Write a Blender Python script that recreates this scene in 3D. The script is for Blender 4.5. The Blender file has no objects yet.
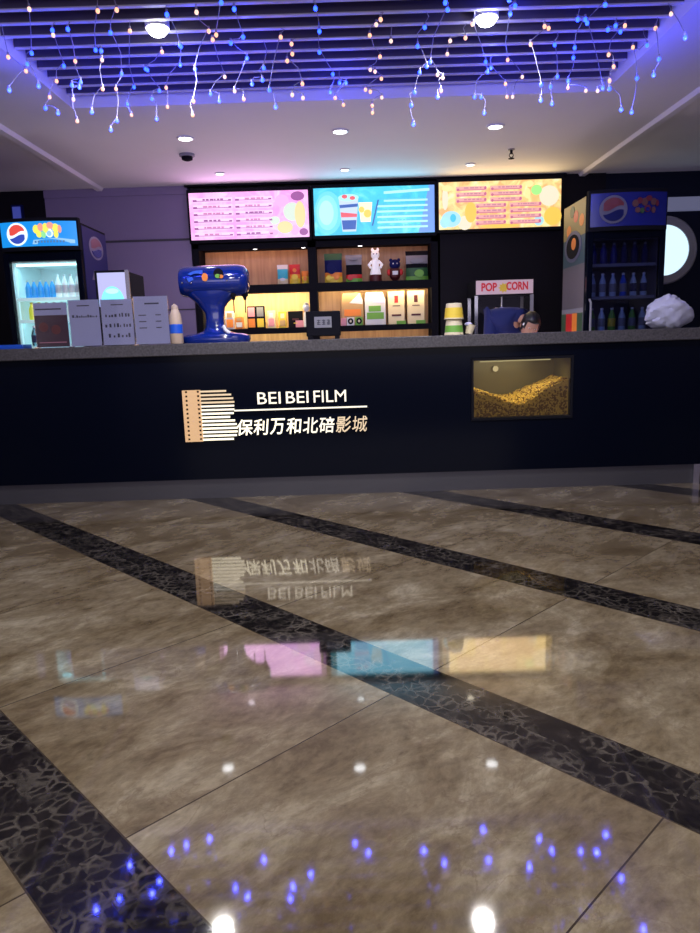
import bpy, math, random
from mathutils import Vector, Matrix
PI = math.pi
S = bpy.context.scene
C = S.collection
random.seed(11)

# ------------------------------------------------------------------ camera
cam_d = bpy.data.cameras.new('camera')
cam = bpy.data.objects.new('camera', cam_d); C.objects.link(cam)
cam.location = (0, 0, 1.13)
cam.rotation_euler = (Matrix.Rotation(PI/2-math.radians(10.2), 4, 'X') @ Matrix.Rotation(math.radians(-1.8), 4, 'Z')).to_euler()
cam_d.sensor_fit = 'VERTICAL'; cam_d.sensor_height = 24.0; cam_d.lens = 24.0*700/933
cam_d.clip_start = 0.05; cam_d.clip_end = 60
S.camera = cam

# ------------------------------------------------------------------ world, exposure
w = bpy.data.worlds.new('world'); S.world = w; w.use_nodes = True
w.node_tree.nodes['Background'].inputs[0].default_value = (0.33, 0.28, 0.45, 1)
w.node_tree.nodes['Background'].inputs[1].default_value = 1.15
S.view_settings.view_transform = 'Standard'; S.view_settings.look = 'None'
S.view_settings.exposure = 0.0; S.view_settings.gamma = 1.0; S.view_settings.use_curve_mapping = False

def light(name, kind, loc, energy, color, size=0.2, rot=(0, 0, 0), parent=None, sy=None, spot=None, blend=.6):
    d = bpy.data.lights.new(name, kind); d.energy = energy; d.color = color
    if kind == 'AREA':
        d.size = size
        if sy: d.shape = 'RECTANGLE'; d.size_y = sy
        else: d.shape = 'DISK'
    else: d.shadow_soft_size = size
    if kind == 'SPOT': d.spot_size = spot or 2.4; d.spot_blend = blend
    o = bpy.data.objects.new(name, d); C.objects.link(o); o.location = loc; o.rotation_euler = rot
    if parent: o.parent = parent
    return o
FLOOD = 31.0
DOWN = 2.2
# added fill light far behind the camera, brightening the ceiling
light('added_hall_fill', 'AREA', (0, -3.9, 1.5), 70, (1, .93, .97), 6.5, rot=(PI/2+.42, 0, 0), sy=1.8)
# added fill light, unseen behind the counter, brightening the soffit
light('added_soffit_fill', 'AREA', (0, 6.15, .80), 20, (1, .78, .92), 5.0, rot=(PI-.12, 0, 0), sy=.35)

# ------------------------------------------------------------------ materials
def nt(m): return m.node_tree.nodes, m.node_tree.links
def mat(name, col, rough=.5, metal=0., noise=0., scale=20., bump=0., spec=.5, coat=0.):
    m = bpy.data.materials.new(name); m.use_nodes = True; N, L = nt(m); b = N['Principled BSDF']
    b.inputs['Roughness'].default_value = rough; b.inputs['Metallic'].default_value = metal
    b.inputs['Specular IOR Level'].default_value = spec; b.inputs['Coat Weight'].default_value = coat
    tc = N.new('ShaderNodeTexCoord'); nz = N.new('ShaderNodeTexNoise'); nz.inputs['Scale'].default_value = scale
    nz.inputs['Detail'].default_value = 4
    L.new(tc.outputs['Object'], nz.inputs['Vector'])
    mx = N.new('ShaderNodeMix'); mx.data_type = 'RGBA'
    k = max(noise, .03)
    mx.inputs[6].default_value = tuple(c*(1-k) for c in col[:3])+(1,)
    mx.inputs[7].default_value = tuple(min(1, c*(1+k)) for c in col[:3])+(1,)
    L.new(nz.outputs[0], mx.inputs[0]); L.new(mx.outputs[2], b.inputs['Base Color'])
    if bump:
        bp = N.new('ShaderNodeBump'); bp.inputs['Strength'].default_value = bump; bp.inputs['Distance'].default_value = .01
        L.new(nz.outputs[0], bp.inputs['Height']); L.new(bp.outputs[0], b.inputs['Normal'])
    return m
def emis(name, col, s=1.0, base=(.1, .1, .1)):
    m = bpy.data.materials.new(name); m.use_nodes = True; N, L = nt(m); b = N['Principled BSDF']
    b.inputs['Base Color'].default_value = (*base, 1); b.inputs['Roughness'].default_value = .3
    b.inputs['Emission Color'].default_value = (*col, 1); b.inputs['Emission Strength'].default_value = s
    return m
def emis_mottled(name, c1, c2, s, scale, c3=None):
    # backlit print whose own artwork drifts between colours
    m = emis(name, c1, s); N, L = nt(m); tc = N.new('ShaderNodeTexCoord'); nz = N.new('ShaderNodeTexNoise'); nz.inputs['Scale'].default_value = scale
    nz.inputs['Detail'].default_value = 5; nz.inputs['Distortion'].default_value = 1.2; cr = N.new('ShaderNodeValToRGB'); e = cr.color_ramp.elements
    e[0].position = .40; e[0].color = (*c2, 1); e[1].position = .56; e[1].color = (*c1, 1)
    if c3: q = e.new(.70); q.color = (*c3, 1)
    L.new(tc.outputs['Object'], nz.inputs['Vector']); L.new(nz.outputs[0], cr.inputs[0]); L.new(cr.outputs[0], N['Principled BSDF'].inputs['Emission Color'])
    return m
def glassy(name, tint=(1, 1, 1), refl=.12):
    m = bpy.data.materials.new(name); m.use_nodes = True; N, L = nt(m)
    for n in list(N): N.remove(n)
    o = N.new('ShaderNodeOutputMaterial'); t = N.new('ShaderNodeBsdfTransparent'); g = N.new('ShaderNodeBsdfGlossy')
    t.inputs[0].default_value = (*tint, 1); g.inputs['Roughness'].default_value = .03
    lw = N.new('ShaderNodeLayerWeight'); lw.inputs[0].default_value = refl*2
    mx = N.new('ShaderNodeMixShader'); L.new(lw.outputs['Fresnel'], mx.inputs[0])
    L.new(t.outputs[0], mx.inputs[1]); L.new(g.outputs[0], mx.inputs[2]); L.new(mx.outputs[0], o.inputs[0])
    return m

def floor_mat():
    m = bpy.data.materials.new('polished_marble'); m.use_nodes = True; N, L = nt(m); b = N['Principled BSDF']
    def n(t, **k):
        x = N.new(t)
        for a, v in k.items(): setattr(x, a, v)
        return x
    def mth(op, a, bb=None, clamp=False):
        x = n('ShaderNodeMath', operation=op, use_clamp=clamp)
        for i, q in enumerate((a, bb)):
            if q is None: continue
            if isinstance(q, (int, float)): x.inputs[i].default_value = q
            else: L.new(q, x.inputs[i])
        return x.outputs[0]
    def mixc(f, a, bb):
        x = n('ShaderNodeMix', data_type='RGBA')
        L.new(f, x.inputs[0])
        for i, q in ((6, a), (7, bb)):
            if isinstance(q, tuple): x.inputs[i].default_value = (*q, 1)
            else: L.new(q, x.inputs[i])
        return x.outputs[2]
    def ramp(src, *st):
        x = n('ShaderNodeValToRGB'); L.new(src, x.inputs[0]); e = x.color_ramp.elements
        e[0].position, e[0].color = st[0][0], (*st[0][1], 1); e[1].position, e[1].color = st[-1][0], (*st[-1][1], 1)
        for p, c in st[1:-1]: q = e.new(p); q.color = (*c, 1)
        return x.outputs[0]
    tc = n('ShaderNodeTexCoord'); sp = n('ShaderNodeSeparateXYZ'); L.new(tc.outputs['Object'], sp.inputs[0])
    a = math.radians(44.0)
    u = mth('ADD', mth('MULTIPLY', sp.outputs[0], math.cos(a)), mth('MULTIPLY', sp.outputs[1], math.sin(a)))
    t = mth('ADD', mth('MULTIPLY', sp.outputs[0], -math.sin(a)), mth('MULTIPLY', sp.outputs[1], math.cos(a)))
    # dark bands: centred at u = 0.49 + k*1.145
    um = mth('MODULO', mth('ADD', u, 1.145*10.5-.505), 1.145)
    band = mth('LESS_THAN', mth('ABSOLUTE', mth('SUBTRACT', um, .5725)), .112)
    edge = mth('LESS_THAN', mth('ABSOLUTE', mth('SUBTRACT', mth('ABSOLUTE', mth('SUBTRACT', um, .5725)), .112)), .0022)
    tm = mth('MODULO', mth('ADD', t, .87*10-1.435+.435), .87)
    joint = mth('LESS_THAN', mth('ABSOLUTE', mth('SUBTRACT', tm, .435)), .0022)
    # per-slab shift of the veining so that neighbouring slabs differ
    cell = n('ShaderNodeCombineXYZ')
    L.new(mth('MULTIPLY', mth('FLOOR', mth('DIVIDE', mth('ADD', u, 1.145*10-.505), 1.145)), 7.3), cell.inputs[0])
    L.new(mth('MULTIPLY', mth('FLOOR', mth('DIVIDE', mth('ADD', t, .87*10-1.435), .87)), 3.7), cell.inputs[1])
    rv = n('ShaderNodeCombineXYZ'); L.new(mth('MULTIPLY', u, 1.0), rv.inputs[0]); L.new(mth('MULTIPLY', t, 1.0), rv.inputs[1])
    va = n('ShaderNodeVectorMath', operation='ADD'); L.new(rv.outputs[0], va.inputs[0]); L.new(cell.outputs[0], va.inputs[1])
    def noise(vec, sc, det, dist, rough=.55):
        x = n('ShaderNodeTexNoise'); L.new(vec, x.inputs['Vector']); x.inputs['Scale'].default_value = sc
        x.inputs['Detail'].default_value = det; x.inputs['Distortion'].default_value = dist; x.inputs['Roughness'].default_value = rough
        return x.outputs[0]
    P = va.outputs[0]
    sq = n('ShaderNodeMapping'); sq.inputs['Scale'].default_value = (1.0, 1.7, 1); sq.inputs['Rotation'].default_value = (0, 0, .9); L.new(P, sq.inputs[0])
    base = ramp(noise(sq.outputs[0], 2.4, 12, .45, .68), (.28, (.062, .044, .025)), (.43, (.112, .085, .052)), (.55, (.165, .134, .090)), (.70, (.27, .235, .175)))
    fine = ramp(noise(sq.outputs[0], 15, 8, .3, .7), (.38, (.5, .46, .40)), (.62, (1.3, 1.28, 1.24)))
    mul = n('ShaderNodeMix', data_type='RGBA', blend_type='MULTIPLY'); mul.inputs[0].default_value = .45
    L.new(base, mul.inputs[6]); L.new(fine, mul.inputs[7])
    vn = noise(sq.outputs[0], 3.4, 10, .6)
    vein = mth('LESS_THAN', mth('ABSOLUTE', mth('SUBTRACT', vn, .5)), .006)
    cream = mixc(mth('MULTIPLY', vein, .25), mul.outputs[2], (.085, .055, .035))
    vn2 = noise(P, 3.1, 7, 2.6)
    v2 = mth('LESS_THAN', mth('ABSOLUTE', mth('SUBTRACT', vn2, .56)), .01)
    cream = mixc(mth('MULTIPLY', v2, .0), cream, (.42, .38, .32))
    # dark emperador
    ds = n('ShaderNodeVectorMath', operation='ADD'); L.new(P, ds.inputs[0])
    wn = n('ShaderNodeTexNoise'); L.new(P, wn.inputs['Vector']); wn.inputs['Scale'].default_value = 9; wn.inputs['Detail'].default_value = 4
    wsc = n('ShaderNodeVectorMath', operation='SCALE'); wsc.inputs['Scale'].default_value = .09; L.new(wn.outputs['Color'], wsc.inputs[0]); L.new(wsc.outputs[0], ds.inputs[1])
    vo = n('ShaderNodeTexVoronoi', feature='DISTANCE_TO_EDGE'); vo.inputs['Scale'].default_value = 25; L.new(ds.outputs[0], vo.inputs['Vector'])
    vmask = mth('MULTIPLY', mth('SUBTRACT', 1.0, mth('DIVIDE', vo.outputs[0], .17), True), mth('MULTIPLY', mth('SUBTRACT', noise(P, 7, 3, .5), .36), 3.6, True))
    dk = ramp(noise(P, 14, 6, 1.0), (.35, (.004, .0035, .0035)), (.6, (.010, .008, .008)), (.78, (.06, .05, .042)))
    dark = mixc(mth('MULTIPLY', vmask, .45), dk, (.15, .13, .11))
    col = mixc(band, cream, dark)
    col = mixc(mth('MAXIMUM', edge, mth('MULTIPLY', joint, mth('SUBTRACT', 1.0, band))), col, (.035, .026, .018))
    L.new(col, b.inputs['Base Color'])
    b.inputs['Roughness'].default_value = .045
    b.inputs['IOR'].default_value = 1.45
    bp = n('ShaderNodeBump'); bp.inputs['Strength'].default_value = .012; bp.inputs['Distance'].default_value = .004
    L.new(noise(P, 3.0, 2, 0), bp.inputs['Height']); L.new(bp.outputs[0], b.inputs['Normal'])
    return m
def granite_mat():
    m = mat('speckled_granite', (.070, .066, .070), .3, scale=75, noise=.95, spec=.3)
    return m
def wood_mat():
    m = bpy.data.materials.new('warm_wood'); m.use_nodes = True; N, L = nt(m); b = N['Principled BSDF']
    tc = N.new('ShaderNodeTexCoord'); mp = N.new('ShaderNodeMapping'); mp.inputs['Scale'].default_value = (9, 9, .7)
    nz = N.new('ShaderNodeTexNoise'); nz.inputs['Scale'].default_value = 3; nz.inputs['Detail'].default_value = 6; nz.inputs['Distortion'].default_value = .6
    cr = N.new('ShaderNodeValToRGB'); e = cr.color_ramp.elements
    e[0].position = .3; e[0].color = (.40, .22, .11, 1); e[1].position = .7; e[1].color = (.58, .36, .19, 1)
    L.new(tc.outputs['Object'], mp.inputs[0]); L.new(mp.outputs[0], nz.inputs['Vector']); L.new(nz.outputs[0], cr.inputs[0])
    L.new(cr.outputs[0], b.inputs['Base Color']); b.inputs['Roughness'].default_value = .45
    return m

M = dict(
 floor=floor_mat(), granite=granite_mat(), wood=wood_mat(),
 ceiling=mat('matt_white_plaster', (.84, .82, .82), .8, scale=3),
 slat=mat('slat_side_painted_shade', (.10, .085, .16), .5), slat_lit_edge=mat('slat_edge_painted_light', (.62, .60, .70), .4),  # slat undersides pale, sides dark: light and shade put into the colour
 void=mat('dark_void', (.012, .011, .02), .9),
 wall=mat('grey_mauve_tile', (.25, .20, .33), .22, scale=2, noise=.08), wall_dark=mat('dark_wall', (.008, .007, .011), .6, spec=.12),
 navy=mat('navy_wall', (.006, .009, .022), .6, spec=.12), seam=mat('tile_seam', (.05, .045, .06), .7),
 black=mat('gloss_black', (.0012, .0025, .008), .14, spec=.07), blackm=mat('matt_black', (.008, .008, .012), .85, spec=.1),
 kick=mat('brushed_steel_kick', (.10, .10, .115), .4, metal=.5), steel=mat('steel', (.55, .56, .60), .25, metal=1),
 chrome=mat('chrome', (.8, .8, .82), .08, metal=1),
 white=mat('white_plastic', (.75, .75, .77), .4), paper=mat('violet_lit_paper', (.72, .70, .94), .7), cream=mat('cream_paper', (.78, .68, .44), .6),  # paper tinted violet: light of the string bulbs put into its colour
 print=mat('dark_print', (.04, .04, .07), .6), maroon=mat('maroon_print', (.075, .006, .008), .5),
 blue=mat('cobalt_gloss', (.002, .018, .19), .12, coat=.8), blued=mat('deep_blue', (.006, .010, .09), .6, spec=.15), blueb=mat('bright_blue', (.01, .10, .62), .4),
 red=mat('red_print', (.62, .02, .02), .45), yellow=mat('yellow_print', (.85, .62, .05), .5), green=mat('green_print', (.16, .42, .05), .5),
 dgreen=mat('dark_green_print', (.02, .10, .03), .5), orange=mat('orange_print', (.85, .25, .03), .5), cyan=mat('cyan_print', (.05, .50, .65), .5),
 grey=mat('grey_plastic', (.25, .25, .28), .5), pink=mat('pink_print', (.75, .30, .38), .5), kraft=mat('kraft_paper', (.50, .32, .15), .7), teal=mat('teal_print', (.03, .14, .18), .5),
 beige=mat('beige_plastic', (.55, .42, .30), .5), skin=mat('skin', (.45, .24, .16), .5), hair=mat('black_hair', (.008, .007, .008), .4),
 coat=mat('royal_blue_cloth', (.004, .011, .10), .8), trousers=mat('black_cloth', (.01, .01, .015), .9),
 bag=mat('thin_white_plastic', (.50, .51, .64), .75, noise=.12, scale=22, bump=.25),
 corn=mat('popped_corn', (.62, .43, .10), .7, noise=.35, scale=60), cornd=mat('dark_corn', (.22, .12, .03), .7, noise=.35, scale=60),
 glass=glassy('clear_glass'), acrylic=glassy('clear_acrylic', (.93, .95, 1), .2), dglass=glassy('tinted_glass', (.55, .58, .72), .10), smoke=glassy('smoky_glass', (.80, .78, .70), .14), bottle=glassy('bottle_plastic', (.55, .75, .85), .3),
 liner=mat('white_liner', (.75, .78, .78), .45), wire=mat('clear_wire', (.30, .29, .42), .35),
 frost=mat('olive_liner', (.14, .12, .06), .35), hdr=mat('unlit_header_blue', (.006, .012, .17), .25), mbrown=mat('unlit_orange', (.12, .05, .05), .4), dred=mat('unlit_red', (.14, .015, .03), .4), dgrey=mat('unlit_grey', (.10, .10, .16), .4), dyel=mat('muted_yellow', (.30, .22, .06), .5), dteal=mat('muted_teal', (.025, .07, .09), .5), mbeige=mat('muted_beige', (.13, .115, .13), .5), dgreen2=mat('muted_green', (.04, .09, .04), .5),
)

# ------------------------------------------------------------------ mesh builder
class MB:
    def __init__(s): s.v = []; s.f = []; s.m = []
    def add(s, vs, fs, m=0):
        o = len(s.v); s.v += [tuple(p) for p in vs]; s.f += [tuple(o+i for i in f) for f in fs]; s.m += [m]*len(fs); return s
    def box(s, x0, x1, y0, y1, z0, z1, m=0):
        return s.add([(x0, y0, z0), (x1, y0, z0), (x1, y1, z0), (x0, y1, z0), (x0, y0, z1), (x1, y0, z1), (x1, y1, z1), (x0, y1, z1)],
                     [(0, 3, 2, 1), (4, 5, 6, 7), (0, 1, 5, 4), (1, 2, 6, 5), (2, 3, 7, 6), (3, 0, 4, 7)], m)
    def prism(s, pts, y0, y1, m=0, f=None):
        # outline in (a, b) pushed from y0 (front) to y1; f maps (a, b, y) to a point
        f = f or (lambda a, b, y: (a, y, b)); n = len(pts)
        vs = [f(a, b, y0) for a, b in pts]+[f(a, b, y1) for a, b in pts]
        return s.add(vs, [tuple(range(n)), tuple(range(2*n-1, n-1, -1))]+[(i, n+i, n+(i+1) % n, (i+1) % n) for i in range(n)], m)
    def cyl(s, p0, p1, r0, r1=None, n=16, m=0, caps=True):
        r1 = r0 if r1 is None else r1; p0 = Vector(p0); p1 = Vector(p1); d = (p1-p0).normalized()
        a = d.orthogonal().normalized(); b = d.cross(a); vs = []
        for p, r in ((p0, r0), (p1, r1)):
            for i in range(n): t = 2*PI*i/n; vs.append(p+a*r*math.cos(t)+b*r*math.sin(t))
        fs = [(i, (i+1) % n, n+(i+1) % n, n+i) for i in range(n)]
        if caps: fs += [tuple(range(n-1, -1, -1)), tuple(range(n, 2*n))]
        return s.add(vs, fs, m)
    def lathe(s, prof, c=(0, 0, 0), n=24, m=0, sx=1, sy=1, ax='z'):
        vs = []
        for r, z in prof:
            for i in range(n):
                t = 2*PI*i/n; x, y = r*math.cos(t)*sx, r*math.sin(t)*sy
                p = (x, y, z) if ax == 'z' else (z, x, y) if ax == 'x' else (x, z, y)
                vs.append((c[0]+p[0], c[1]+p[1], c[2]+p[2]))
        k = len(prof); fs = [(j*n+i, j*n+(i+1) % n, (j+1)*n+(i+1) % n, (j+1)*n+i) for j in range(k-1) for i in range(n)]
        fs += [tuple(range(n-1, -1, -1)), tuple(range((k-1)*n, k*n))]
        return s.add(vs, fs, m)
    def tube(s, pts, r, n=6, m=0):
        pts = [Vector(p) for p in pts]; vs = []
        for j, p in enumerate(pts):
            d = (pts[min(j+1, len(pts)-1)]-pts[max(j-1, 0)]).normalized()
            a = Vector((0, 1, .013)).cross(d)
            if a.length < .1: a = Vector((1, 0, 0)).cross(d)
            a.normalize(); b = d.cross(a)
            for i in range(n): t = 2*PI*i/n; vs.append(p+a*r*math.cos(t)+b*r*math.sin(t))
        k = len(pts); fs = [(j*n+i, j*n+(i+1) % n, (j+1)*n+(i+1) % n, (j+1)*n+i) for j in range(k-1) for i in range(n)]
        fs += [tuple(range(n-1, -1, -1)), tuple(range((k-1)*n, k*n))]
        return s.add(vs, fs, m)
    def ball(s, c, rx, ry=None, rz=None, nu=12, nv=8, m=0, fn=None):
        ry = ry or rx; rz = rz or rx; vs = []; fs = []
        for j in range(1, nv):
            p = PI*j/nv
            for i in range(nu):
                t = 2*PI*i/nu; d = (math.sin(p)*math.cos(t), math.sin(p)*math.sin(t), math.cos(p)); k = fn(d) if fn else 1
                vs.append((c[0]+rx*k*d[0], c[1]+ry*k*d[1], c[2]+rz*k*d[2]))
        kt = fn((0, 0, 1)) if fn else 1; kb = fn((0, 0, -1)) if fn else 1
        vs += [(c[0], c[1], c[2]+rz*kt), (c[0], c[1], c[2]-rz*kb)]
        T = len(vs)-2
        for j in range(nv-2):
            for i in range(nu): fs.append((j*nu+i, (j+1)*nu+i, (j+1)*nu+(i+1) % nu, j*nu+(i+1) % nu))
        for i in range(nu): fs += [(T, i, (i+1) % nu), (T+1, (nv-2)*nu+(i+1) % nu, (nv-2)*nu+i)]
        return s.add(vs, fs, m)
    def grid(s, fn, nu, nv, m=0):
        vs = [fn(i/nu, j/nv) for j in range(nv+1) for i in range(nu+1)]
        return s.add(vs, [(j*(nu+1)+i, j*(nu+1)+i+1, (j+1)*(nu+1)+i+1, (j+1)*(nu+1)+i) for j in range(nv) for i in range(nu)], m)
    def build(s, name, mats, parent=None, bevel=0., loc=None, smooth=True, tf=None):
        me = bpy.data.meshes.new(name); me.from_pydata(s.v, [], s.f); me.update()
        if not isinstance(mats, (list, tuple)): mats = [mats]
        for m in mats: me.materials.append(M[m] if isinstance(m, str) else m)
        for p, i in zip(me.polygons, s.m): p.material_index = i
        if tf: me.transform(tf)
        if smooth: me.shade_smooth(); me.set_sharp_from_angle(angle=math.radians(35))
        o = bpy.data.objects.new(name, me); C.objects.link(o)
        if parent: o.parent = parent
        if loc: o.location = loc
        if bevel:
            b = o.modifiers.new('bevel', 'BEVEL'); b.width = bevel; b.segments = 2; b.limit_method = 'ANGLE'; b.harden_normals = False
        return o
def tag(o, label=None, cat=None, group=None, kind=None):
    if label: o['label'] = label
    if cat: o['category'] = cat
    if group: o['group'] = group
    if kind: o['kind'] = kind
    return o
def thing(name, label, cat, loc=(0, 0, 0), rz=0, group=None):
    o = bpy.data.objects.new(name, None); C.objects.link(o); o.location = loc; o.rotation_euler.z = rz; o.empty_display_size = .05
    return tag(o, label, cat, group)
def struct(o): o['kind'] = 'structure'; return o
def kids(o): return [c for c in C.objects if c.parent == o]
def copy_tree(o, parent=None):
    c = o.copy(); C.objects.link(c)
    if parent: c.parent = parent
    for ch in kids(o): copy_tree(ch, c)
    return c
def text_mesh(name, s, mats, parent, x0, x1, z0, z1, y, depth=.006, bold=0., shear=0., extra=None):
    cu = bpy.data.curves.new('t', 'FONT'); cu.body = s; cu.size = 1; cu.extrude = .05; cu.offset = bold; cu.shear = shear; cu.resolution_u = 3
    t = bpy.data.objects.new('t', cu); C.objects.link(t); bpy.context.view_layer.update()
    me = bpy.data.meshes.new_from_object(t.evaluated_get(bpy.context.evaluated_depsgraph_get()))
    bpy.data.objects.remove(t); bpy.data.curves.remove(cu)
    xs = [v.co.x for v in me.vertices]; ys = [v.co.y for v in me.vertices]; a, b, c, d = min(xs), max(xs), min(ys), max(ys)
    for v in me.vertices:
        X, Y, Z = v.co
        v.co = (x0+(X-a)/(b-a)*(x1-x0), y-depth/2-Z/.05*depth/2, z0+(Y-c)/(d-c)*(z1-z0))
    me.materials.clear(); me.materials.append(M[mats] if isinstance(mats, str) else mats)
    me.name = name; o = bpy.data.objects.new(name, me); C.objects.link(o)
    if parent: o.parent = parent
    return o
def ellipse(cx, cz, rx, rz, n=20): return [(cx+rx*math.cos(2*PI*i/n), cz+rz*math.sin(2*PI*i/n)) for i in range(n)]
def rect(x0, x1, z0, z1): return [(x0, z0), (x1, z0), (x1, z1), (x0, z1)]
def globe(mb, cx, cz, r, y, f=None, m=(0, 1, 2), rx=None):
    # round emblem: white ring, red cap, white wave, blue bowl   (m = white, red, blue)
    rx = rx or r; k = rx/r
    mb.prism(ellipse(cx, cz, rx, r, 32), y, y+.004, m[0], f)
    R = r*.84
    def strip(lo, hi, mi):
        n = 14; top = []; bot = []
        for i in range(n+1):
            a = -1+2*i/n; h = math.sqrt(max(0, 1-a*a)); l = max(-h, min(h, lo(a))); u = max(-h, min(h, hi(a)))
            if u-l > .002: top.append((cx+a*R*k, cz+u*R)); bot.append((cx+a*R*k, cz+l*R))
        if len(top) > 1: mb.prism(bot+top[::-1], y-.002, y, mi, f)
    strip(lambda a: .10+.22*math.sin(a*2.6), lambda a: 2, m[1])
    strip(lambda a: -2, lambda a: -.22+.20*math.sin(a*2.4+.2), m[2])

# ------------------------------------------------------------------ the setting
CZ = 2.74
struct(MB().box(-4.6, 4.6, -4.0, 8.1, -.1, 0).build('floor', 'floor', smooth=False))
mb = MB()
mb.box(-4.6, 4.6, 5.12, 8.1, CZ, 3.2); mb.box(-4.6, -1.81, -4.0, 5.12, CZ, 3.2); mb.box(1.81, 4.6, -4.0, 5.12, CZ, 3.2)
mb.box(-1.81, 1.81, -4.0, 5.12, 3.12, 3.2, 1)
struct(mb.build('ceiling', ['ceiling', 'void'], smooth=False))
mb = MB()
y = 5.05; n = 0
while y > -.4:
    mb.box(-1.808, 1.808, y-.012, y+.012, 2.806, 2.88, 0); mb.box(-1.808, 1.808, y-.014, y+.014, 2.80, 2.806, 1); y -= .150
struct(mb.build('trim_1', ['slat', 'slat_lit_edge'], smooth=False))
for i, sx in enumerate((-1, 1)):       # low ridge moulding running along the soffit
    mb = MB(); mb.prism([(sx*2.43, CZ), (sx*2.45, CZ-.028), (sx*2.50, CZ-.028), (sx*2.52, CZ)], -4, 7.59)
    struct(mb.build('trim_%d' % (i+2), 'ceiling', smooth=False))
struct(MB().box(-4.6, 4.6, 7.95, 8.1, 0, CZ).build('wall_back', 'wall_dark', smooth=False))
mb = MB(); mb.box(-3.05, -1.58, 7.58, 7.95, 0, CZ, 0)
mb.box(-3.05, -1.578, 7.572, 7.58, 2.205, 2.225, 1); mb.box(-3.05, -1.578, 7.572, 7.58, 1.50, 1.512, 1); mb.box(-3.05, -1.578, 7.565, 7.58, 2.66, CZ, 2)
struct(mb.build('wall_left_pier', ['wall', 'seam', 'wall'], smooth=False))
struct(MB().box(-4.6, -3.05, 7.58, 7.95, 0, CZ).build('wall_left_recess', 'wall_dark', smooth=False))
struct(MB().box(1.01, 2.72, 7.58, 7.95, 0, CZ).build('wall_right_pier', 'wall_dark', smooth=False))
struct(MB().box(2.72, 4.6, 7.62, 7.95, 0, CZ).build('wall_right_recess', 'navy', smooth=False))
struct(MB().box(-4.75, -4.6, -4, 8.1, 0, 3.2).build('wall_left', 'wall', smooth=False))
struct(MB().box(4.6, 4.75, -4, 8.1, 0, 3.2).build('wall_right', 'wall', smooth=False))
# door with a bright round window, right of the cooler
d = MB().box(2.80, 3.86, 7.555, 7.62, 0, 2.30).build('door_1', 'navy', smooth=False); struct(d)
mb = MB()
prof = [(.255, 0), (.255, -.03), (.33, -.03), (.345, -.012), (.345, 0)]
nseg = 40
vs = []; 
for r, z in prof:
    for i in range(nseg): t = 2*PI*i/nseg; vs.append((3.335+r*math.cos(t), 7.555+z, 1.95+r*math.sin(t)))
mb.add(vs, [(j*nseg+i, j*nseg+(i+1) % nseg, (j+1)*nseg+(i+1) % nseg, (j+1)*nseg+i) for j in range(4) for i in range(nseg)])
mb.build('porthole_ring', 'grey', d)
mb = MB(); mb.prism(ellipse(3.335, 1.95, .256, .256, 40), 7.54, 7.55, 0)
mb.prism([(3.335+.15*math.cos(a)*1.0, 1.95+.17*math.sin(a)) for a in [PI*.5+PI*i/10 for i in range(11)]]+[(3.335+.135*math.cos(a), 1.95+.155*math.sin(a)) for a in [PI*1.5-PI*i/10 for i in range(11)]], 7.536, 7.54, 1)
mb.build('porthole_pane', [emis('porthole_light', (.62, .85, 1.0), 1.25), emis('porthole_shape', (.45, .78, .90), 1.0)], d)
b = MB().box(2.72, 4.3, 7.54, 7.615, 2.345, 2.475).build('trim_4', emis('dim_band', (.16, .17, .30), .55), smooth=False); struct(b)

# strips of blue light on the recess wall, far left
for x, h in ((-3.62, 2.50), (-3.33, 2.52)):
    t = thing('wall_light', 'narrow blue wall light behind the lit cooler, ' + ('at the very left edge' if x < -3.5 else 'the one nearer the cooler top centre'), 'wall light', (x, 7.58, 2.30), group='blue wall lights')
    MB().box(-.055, .055, -.04, 0, -.02, .30).build('lamp_housing', 'blued', t)
    MB().box(-.040, .040, -.05, -.04, 0, .28).build('diffuser', emis('blue_strip', (.05, .08, .55), .45), t)

# ------------------------------------------------------------------ ceiling fittings
def downlight(x, y, z, r, s, col, label, e, group):
    t = thing('ceiling_downlight', label, 'ceiling light', (x, y, z), group=group)
    MB().lathe([(r*1.35, 0), (r*1.35, -.006), (r*1.05, -.012), (r*1.0, -.004), (r*.98, .0)], n=28).build('trim_ring', 'white', t)
    MB().lathe([(r*.97, -.004), (r*.9, -.010), (r*.4, -.014), (.001, -.015)], n=24).build('lamp_lens', emis('downlight_lens', col, s), t)
    light('downlight_spot', 'SPOT', (0, 0, -.03), e, col, .03, parent=t, spot=1.9, blend=.8)
    return t
R1 = ['left', 'middle', 'right']
for i, (x, y) in enumerate(((-1.215, 5.89), (.004, 5.83), (1.215, 5.83))):
    downlight(x, y, CZ, .052, 14, (.95, .97, 1), 'round white downlight in the front soffit row, %s one of three' % R1[i], DOWN*(1, .9, 1)[i], 'front row of soffit downlights')
for i, (x, y) in enumerate(((-1.155, 7.08), (.04, 7.08), (1.23, 7.03))):
    downlight(x, y, CZ, .036, 9, ((1, .85, 1), (.9, .97, 1), (1, .88, .66))[i], 'small downlight just above the %s menu board' % ('pink', 'cyan', 'yellow')[i], DOWN*.5, 'back row of soffit downlights')
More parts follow.
